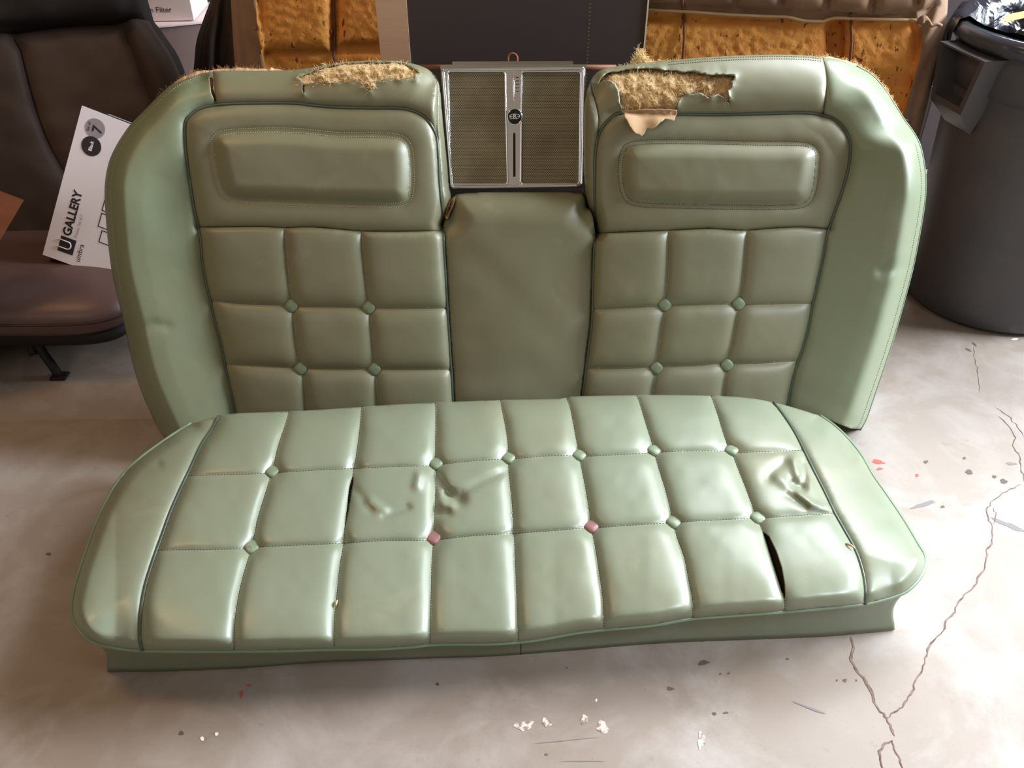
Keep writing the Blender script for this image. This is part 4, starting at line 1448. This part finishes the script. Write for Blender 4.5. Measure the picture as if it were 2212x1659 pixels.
# liner bag folded over the rim
bag_m = Mat('black_liner', srgb(22, 20, 28), 0.2)
bag_m.bump(bag_m.noise(12, 3, 0.5, dist=1.0), 0.6, 0.02)
n = 160
V, F = [], []
prof3 = [(RT - 0.055, CH - 0.16), (RT - 0.035, CH - 0.07), (RT - 0.022, CH - 0.004), (RT - 0.006, CH + 0.011), (RT + 0.014, CH + 0.006), (RT + 0.022, CH - 0.025), (RT + 0.020, CH - 0.06)]
for i, (r, z) in enumerate(prof3):
    for k in range(n):
        a = 2 * math.pi * k / n
        w = 0.010 * vn(np.array([k * 1.0]), np.array([i * 2.0]), 3.0, 3)[0] + 0.006 * vn(np.array([k * 1.0]), np.array([i * 3.0]), 7.0, 5)[0]
        amp = (1.0, 1.0, 0.4, 0.25, 0.3, 0.5, 1.2)[i]
        dz = (w * 2.2 if i == 6 else w * 0.4)
        V.append((cx + (r + w * amp) * math.cos(a), cy + (r + w * amp) * math.sin(a), z + dz))
for i in range(len(prof3) - 1):
    for k in range(n):
        a = 2 * math.pi * k / n
        da = (a - ang0 + math.pi) % (2 * math.pi) - math.pi
        if i >= 3 and not (-2.2 < da < -1.15):
            continue
        F.append((i * n + k, i * n + (k + 1) % n, (i + 1) * n + (k + 1) % n, (i + 1) * n + k))
bag = mesh_obj('trash_liner', V, F, bag_m.m, can)
bag['label'] = 'crumpled shiny dark liner'
# a dark tray lying in the can and the yellow label at the rim
for (a, w, zz, tilt) in ((ang0 - 0.05, 0.20, CH - 0.05, 0.35),):
    R = Matrix.Rotation(a - math.pi / 2, 3, 'Z') @ Matrix.Rotation(tilt, 3, 'X')
    V, F = box_geo(Vector((cx, cy, zz)) + Vector((math.cos(a), math.sin(a), 0)) * 0.06, (0.24, 0.20, 0.05), R, 0.012)
    mesh_obj('can_contents', V, F, Mat('black_rubbish', srgb(24, 20, 22), 0.3).m, can, smooth=False)
LP = Plane((cx, cy - 0.2, CH - 0.03), (0, -0.35, 1))
V = list(LP([(2163, 46), (2182, 30), (2222, 22), (2222, 36), (2186, 44)]))
V2 = [Vector(v) - Vector((0, 0, 0.001)) for v in V]
mesh_obj('yellow_label', V + V2, [(4, 3, 2, 1, 0), (5, 6, 7, 8, 9)] + [(k, (k + 1) % 5, 5 + (k + 1) % 5, 5 + k) for k in range(5)], Mat('yellow_label', srgb(222, 168, 40), 0.5).m, can, smooth=False)

# ------------------------------------------------------------------ dark bucket seats on the left
lea = Mat('brown_leather', srgb(62, 49, 42), 0.68, spec=0.3)
lea.mix(lea.ramp(lea.noise(5, 4), 0.4, 0.7), srgb(52, 40, 34), 0.7)
lea.bump(lea.noise(300, 3), 0.2, 0.001)
M['leather'] = lea.m
lea2 = Mat('plum_leather', srgb(92, 70, 68), 0.42)
lea2.bump(lea2.noise(300, 3), 0.2, 0.001)
M['leather2'] = lea2.m
M['leather_panel'] = Mat('lighter_leather_panel', srgb(80, 65, 57), 0.65, spec=0.3).m  # centre panel a step lighter than the surrounding leather
M['black_leather'] = Mat('black_leather', srgb(32, 27, 25), 0.7, spec=0.3).m

R1 = math.radians(14)
SP = Plane((0, 2.15, 0.10), (0.10, -math.cos(R1), math.sin(R1)))
OS = np.vstack([sm([(-60, 600), (-90, 300), (-110, 60), (-100, -120), (-60, -190)], 14)[:-1], sm([(-60, -190), (100, -210), (250, -190)], 20)[:-1],
                sm([(250, -190), (288, -90), (300, 0), (330, 60), (370, 120), (398, 190), (410, 260), (400, 400), (380, 560)], 14)[:-1], lin([(380, 560), (-60, 600)], 30)[:-1]])
ip = sm([(35, 73), (46, 111), (60, 170), (76, 228), (98, 290), (121, 337), (150, 380), (200, 400), (300, 400), (345, 300), (327, 223), (300, 150), (275, 90), (253, 55), (150, 58)], 9, closed=True)
up_seam = sm([(-100, 80), (0, 72), (35, 73), (150, 58), (253, 53), (285, 40), (320, 45)], 10)
rb_seam = sm([(253, 53), (290, 120), (320, 200), (335, 240), (340, 300)], 10)


def hS(P):
    P = np.asarray(P, float)
    d = dist(P, [np.vstack([OS, OS[:1]])])
    h = 0.02 + 0.085 * quarter(d, 60)
    di = dist(P, [np.vstack([ip, ip[:1]])])
    h = h + np.where(inside(P, ip), -0.034 + 0.022 * (1 - np.exp(-di / 16)) - 0.012 * (1 - np.exp(-di / 60)), -0.034 * np.exp(-di / 13))
    h = h - 0.02 * np.exp(-dist(P, [up_seam]) / 9) + np.where(P[:, 1] < 50, 0.02, 0) * (1 - np.exp(-dist(P, [up_seam]) / 20))
    h = h + 0.003 * vn(P[:, 0], P[:, 1], 40, 8)
    return h


seat1 = thing('bucket_seat', 'dark brown leather bucket seat at the far left behind the white picture-frame box', 'car seat', (-1.15, 1.9, 0))
head_pol = np.vstack([up_seam, [(330, -400), (-200, -400), (-200, 80)]])
relief(OS, [up_seam, np.vstack([ip, ip[:1]])], 9.0, SP, hS, [('headrest', head_pol, M['black_leather']), ('center_panel', ip, M['leather_panel'])], ('side_bolster', M['leather']), seat1)
shell('seat_shell', OS, SP, lambda p: hS(p) - 0.001, -0.04, M['black_leather'], seat1, zmin=0.02)
# cushion of that seat
def pillow_geo(c, size, ex=4.0, nu=48, nv=20, R=None):
    V, F = [], []
    R = R or Matrix.Identity(3)
    for j in range(nv + 1):
        ph = math.pi * (j / nv - 0.5)
        cz, sz = math.cos(ph), math.sin(ph)
        for i in range(nu):
            a = 2 * math.pi * i / nu
            f = lambda t, e: math.copysign(abs(t) ** (2 / e), t)
            x = f(cz, 2.6) * f(math.cos(a), ex)
            y = f(cz, 2.6) * f(math.sin(a), ex)
            z = f(sz, 2.6)
            V.append(Vector(c) + R @ Vector((x * size[0] / 2, y * size[1] / 2, z * size[2] / 2)))
    for j in range(nv):
        for i in range(nu):
            F.append((j * nu + i, j * nu + (i + 1) % nu, (j + 1) * nu + (i + 1) % nu, (j + 1) * nu + i))
    return V, F


V, F = pillow_geo((-1.16, 1.80, 0.155), (0.62, 0.44, 0.13), ex=5)
mesh_obj('seat_cushion', V, F, M['leather2'], seat1)
V, F = pillow_geo((-1.16, 1.80, 0.105), (0.58, 0.40, 0.08), ex=6)
mesh_obj('seat_base', V, F, M['black_leather'], seat1)
tube('cushion_seam', [Vector((-1.16 + 0.312 * math.copysign(abs(math.cos(a)) ** 0.4, math.cos(a)), 1.80 + 0.222 * math.copysign(abs(math.sin(a)) ** 0.4, math.sin(a)), 0.160)) for a in np.linspace(0, 2 * math.pi, 60)[:-1]], 0.0025, M['leather'], seat1, closed=True)
bk = FP([(128, 815), (95, 745)])
for (x, y) in ((bk[0][0], bk[0][1]), (bk[0][0] - 0.32, bk[0][1]), (bk[0][0], bk[0][1] + 0.30), (bk[0][0] - 0.32, bk[0][1] + 0.30)):
    parts = [tube_geo(sm([(x, y, 0.006), (x - 0.008, y + 0.004, 0.03), (x - 0.03, y + 0.02, 0.06), (x - 0.04, y + 0.03, 0.10)], 0.01), 0.011, 8),
             tube_geo(sm([(x - 0.045, y + 0.01, 0.055), (x - 0.05, y + 0.02, 0.075), (x - 0.04, y + 0.03, 0.10)], 0.01), 0.010, 8),
             box_geo((x + 0.002, y, 0.004), (0.035, 0.03, 0.006), bev=0.001)]
    V, F = merge(parts)
    mesh_obj('bracket_leg', V, F, M['black_leather'], seat1)

# second dark seat
seat2 = thing('bucket_seat', 'dark seat with a stitched bolster squeezed beside the orange foam at the left', 'car seat', (-0.78, 2.15, 0))
TPn = Plane((0, 2.20, 0.0), (-0.1, -math.cos(R1), math.sin(R1)))
OT = np.vstack([sm([(405, 600), (400, 300), (418, 150), (424, 90), (440, 40), (462, -20), (490, -120)], 10)[:-1], sm([(490, -120), (600, -140), (700, -120)], 16)[:-1], sm([(700, -120), (700, 200), (690, 590)], 20)[:-1], lin([(690, 590), (405, 600)], 20)[:-1]])
bs = sm([(436, 600), (432, 300), (437, 150), (442, 90), (458, 30), (482, -60)], 8)


def hT(P):
    P = np.asarray(P, float)
    h = 0.01 + 0.07 * quarter(dist(P, [np.vstack([OT, OT[:1]])]), 40)
    d = dist(P, [sm([(480, 600), (478, 150), (485, 40), (500, -100)], 12)])
    return h - 0.04 * np.exp(-(d / 13) ** 2)


relief(OT, [bs], 8.0, TPn, hT, [], ('seat_bolster', M['leather']), seat2)
shell('seat_shell', OT, TPn, lambda p: hT(p) - 0.001, -0.04, M['black_leather'], seat2, zmin=0.001)
stitches('stitching', bs, TPn, hT, M['cloth_tan'], seat2, lift=0.001)
stitches('stitching', bs + np.array([-7, 0]), TPn, hT, M['cloth_tan'], seat2, lift=0.001)

# ------------------------------------------------------------------ cartons far left
M['white_card'] = Mat('white_card', srgb(226, 208, 206), 0.7).m
M['grey_card'] = Mat('grey_card', srgb(120, 100, 94), 0.8).m
crate = thing('storage_carton', 'pale carton tucked between the two dark bucket seats', 'box', (-1.03, 2.66, 0))
Rz = Matrix.Rotation(math.radians(24), 3, 'Z')
V, F = box_geo((-1.03, 2.66, 0.275), (0.32, 0.24, 0.546), Rz, 0.003)
mesh_obj('carton_body', V, F, M['grey_card'], crate, smooth=False)
V, F = box_geo((-1.03, 2.66, 0.552), (0.33, 0.25, 0.006), Rz, 0.001)
mesh_obj('carton_lid', V, F, M['white_card'], crate, smooth=False)
fb = thing('filter_box', 'white printed filter box lying on top of the pale carton at top left', 'box', (-1.04, 2.68, 0.557))
Rf = Matrix.Rotation(math.radians(5), 3, 'Z')
V, F = box_geo((-1.04, 2.68, 0.616), (0.24, 0.20, 0.118), Rf, 0.002)
mesh_obj('box_body', V, F, M['white_card'], fb, smooth=False)
Rt = Rf @ Matrix.Rotation(math.radians(90), 3, 'X')
M['navy'] = Mat('navy_print', srgb(52, 40, 66), 0.6).m
fo_ = Rf @ Vector((0, -0.1006, 0))
text_obj('printed_text', 'Filtration Filter', 0.021, Vector((-1.04, 2.68, 0.587)) + fo_, Rt, M['navy'], fb)
V, F = box_geo(Vector((-1.06, 2.68, 0.625)) + fo_, (0.15, 0.0006, 0.022), Rf)
mesh_obj('printed_band', V, F, M['navy'], fb, smooth=False)

# wooden board corner at the left edge
wood = Mat('red_brown_board', srgb(150, 96, 70), 0.7)
wood.mix(wood.ramp(wood.noise(8, 4, stretch=(1, 8, 1)), 0.4, 0.7), srgb(124, 76, 56), 0.6)
V1 = on_plane([(-90, 382), (-20, 405), (52, 432), (-240, 925), (-430, 925)], (0, 1.42, 0), (0, -1, 0.5))
V2 = on_plane([(-90, 382), (-20, 405), (52, 432), (-240, 925), (-430, 925)], (0, 1.42, 0), (0, -1, 0.5), -0.03)
n5 = 5
V = list(V1) + list(V2)
F = [(4, 3, 2, 1, 0), (5, 6, 7, 8, 9)] + [(i, (i + 1) % 5, 5 + (i + 1) % 5, 5 + i) for i in range(5)]
ob = mesh_obj('wooden_board', V, F, wood.m, smooth=False)
tag(ob, 'corner of a reddish brown board jutting in at the left edge', 'board')

# ------------------------------------------------------------------ white picture-frame box
GR = math.radians(22)
GPl = Plane((0, 1.80, 0.2), (0.05, -math.cos(GR), math.sin(GR)))
g = GPl([(177, 228), (92, 550), (285, 268)])
TLp, BLp = Vector(g[0]), Vector(g[1])
dn = (BLp - TLp)
Lh = dn.length
dn.normalize()
nn = Vector(GPl.N)
rt = (Vector(g[2]) - TLp)
rt = (rt - nn * rt.dot(nn))
rt = (rt - dn * rt.dot(dn)).normalized()
gW, gT = 0.30, 0.060
gal = thing('picture_frame_box', 'white printed box of picture frames leaning beside the green seat back', 'box', tuple(BLp))
M['box_white'] = Mat('box_white', srgb(243, 240, 252), 0.5).m
M['box_black'] = Mat('box_black', srgb(34, 30, 30), 0.5).m
M['print_black'] = Mat('print_black', srgb(38, 34, 42), 0.6).m
M['print_grey'] = Mat('print_grey', srgb(158, 152, 166), 0.6).m


def gp(u, v, w=0.0):
    """u right, v down from the top left corner in metres, w outwards"""
    return TLp + rt * u + dn * v + nn * w


cs = [gp(0, 0), gp(gW, 0), gp(gW, Lh), gp(0, Lh), gp(0, 0, -gT), gp(gW, 0, -gT), gp(gW, Lh, -gT), gp(0, Lh, -gT)]
mesh_obj('box_front', [gp(0, 0), gp(gW, 0), gp(gW, Lh), gp(0, Lh), gp(0, 0, -.002), gp(gW, 0, -.002), gp(gW, Lh, -.002), gp(0, Lh, -.002)], [(3, 2, 1, 0), (4, 5, 6, 7), (0, 1, 5, 4), (1, 2, 6, 5), (2, 3, 7, 6), (3, 0, 4, 7)], M['box_white'], gal, smooth=False)
cs = [gp(.0005, .0005, -.0021), gp(gW, .0005, -.0021), gp(gW, Lh, -.0021), gp(.0005, Lh, -.0021), gp(0.0005, 0.0005, -gT), gp(gW, 0, -gT), gp(gW, Lh, -gT), gp(0, Lh, -gT)]
mesh_obj('box_sides', cs, [(3, 2, 1, 0), (4, 5, 6, 7), (0, 1, 5, 4), (1, 2, 6, 5), (2, 3, 7, 6), (3, 0, 4, 7)], M['box_black'], gal, smooth=False)
mesh_obj('end_print', [gp(0.045, -0.0004, -0.022), gp(0.15, -0.0004, -0.022), gp(0.15, -0.0004, -0.046), gp(0.045, -0.0004, -0.046)], [(0, 1, 2, 3)], M['print_grey'], gal, smooth=False)
# print on the front; u across, v down, in photo-like fractions of the long side
su = Lh / 333.0


def disc(name, u, v, r, m, w=0.0006):
    P_ = [gp(u + r * math.cos(a), v + r * math.sin(a), w) for a in np.linspace(0, 2 * math.pi, 40)[:-1]]
    return mesh_obj(name, P_, [tuple(range(len(P_) - 1, -1, -1))], m, gal, smooth=False)


RGt = Matrix((-dn, rt, Vector((-dn).cross(rt)))).transposed()   # text runs up the box, tops to the left
if (RGt @ Vector((0, 0, 1))).dot(nn) < 0:
    RGt = Matrix((-dn, -rt, Vector((-dn).cross(-rt)))).transposed()
disc('grey_disc', 37 * su, 35 * su, 20.5 * su, M['print_grey'])
disc('black_disc', 39 * su, 73 * su, 20.5 * su, M['print_black'], 0.0009)
text_obj('printed_text', '7', 0.030, gp(43 * su, 36 * su, 0.0009), RGt, M['print_black'], gal, bold=0.0006)
text_obj('printed_text', 'Set of', 0.0085, gp(24 * su, 36 * su, 0.0009), RGt, M['print_black'], gal)
text_obj('printed_text', 'Black', 0.0105, gp(39 * su, 73 * su, 0.0012), RGt, M['box_white'], gal, bold=0.0003)
text_obj('printed_text', 'GALLERY', 0.0265, gp(38 * su, 224 * su, 0.0007), RGt, M['print_black'], gal, bold=0.0008, sx=0.98)
text_obj('printed_text', 'Frames, Set of 7', 0.0085, gp(57 * su, 246 * su, 0.0007), RGt, M['print_grey'], gal)
text_obj('printed_text', 'umbra', 0.0165, gp(73 * su, 301 * su, 0.0007), RGt, M['print_black'], gal)
# square logo with a U
q0, q1, v0, v1 = 27 * su, 60 * su, 278 * su, 312 * su
lg = [gp(q0, v0, 0.0006), gp(q1, v0, 0.0006), gp(q1, v1, 0.0006), gp(q0, v1, 0.0006)]
mesh_obj('printed_logo', lg, [(3, 2, 1, 0)], M['print_black'], gal, smooth=False)
lu = []
for k in range(13):
    a = -math.pi / 2 + math.pi * k / 12
    lu.append(gp(45 * su + 7 * su * math.cos(a), 295 * su + 8.0 * su * math.sin(a), 0.0010))
lu = [gp(23 * su, 287 * su, 0.001)] + lu + [gp(23 * su, 303 * su, 0.001)]
lw = 1.6 * su
tube('printed_logo', lu, 0.0016, M['box_white'], gal, n=4)


def frame_print(u0, v0, u1, v1):
    w = 2.0 * su
    def r_(a, b, c_, d_):
        return [gp(a, b, .0007), gp(c_, b, .0007), gp(c_, d_, .0007), gp(a, d_, .0007)]
    V, F = [], []
    for q in (r_(u0, v0, u1, v0 + w), r_(u0, v1 - w, u1, v1), r_(u0, v0, u0 + w, v1), r_(u1 - w, v0, u1, v1)):
        k = len(V)
        V += q
        F.append((k + 3, k + 2, k + 1, k))
    mesh_obj('printed_frame', V, F, M['print_black'], gal, smooth=False)


for (a, b, c_, d_) in ((93, 168, 140, 208), (92, 211, 150, 246), (89, 250, 130, 286), (94, 125, 140, 163), (100, 290, 140, 322)):
    pass
frame_print(95 * su, 118 * su, 135 * su, 152 * su)
frame_print(93 * su, 156 * su, 150 * su, 196 * su)
frame_print(94 * su, 200 * su, 122 * su, 232 * su)
frame_print(104 * su, 236 * su, 150 * su, 264 * su)

V, F = box_geo((1.37, 2.92, 0.75), (0.62, 0.03, 1.5), Matrix.Rotation(math.radians(-3), 3, 'X'), 0.003)
ob = mesh_obj('tall_board', V, F, Mat('dark_board', srgb(46, 34, 36), 0.8).m, smooth=False)
tag(ob, 'dark purplish board standing in the gap beside the trash can', 'board')
# grey strip between the brown seat and the trash can
p0, p1 = on_plane([(1987, 292), (2014, 196)], (0, 2.12, 0), (0, -1, 0.0))
dvec = (p1 - p0) / np.linalg.norm(p1 - p0)
base = p0 - dvec * ((p0[2] - 0.002) / dvec[2])
top = p1 + dvec * 0.01
V, F = tube_geo([base, p0, p1, top], 0.006, 6)
ob = mesh_obj('metal_strip', V, F, Mat('metal_sheen_grey', srgb(176, 186, 176), 0.4).m, smooth=False)  # metal sheen put into a pale non-metallic colour
tag(ob, 'thin grey metal strip standing between the foam seat and the trash can', 'metal strip')

for o in sc.objects:
    if o.type == 'MESH' and o.get('kind') is None and o.parent is None and 'label' not in o:
        print('UNTAGGED', o.name)
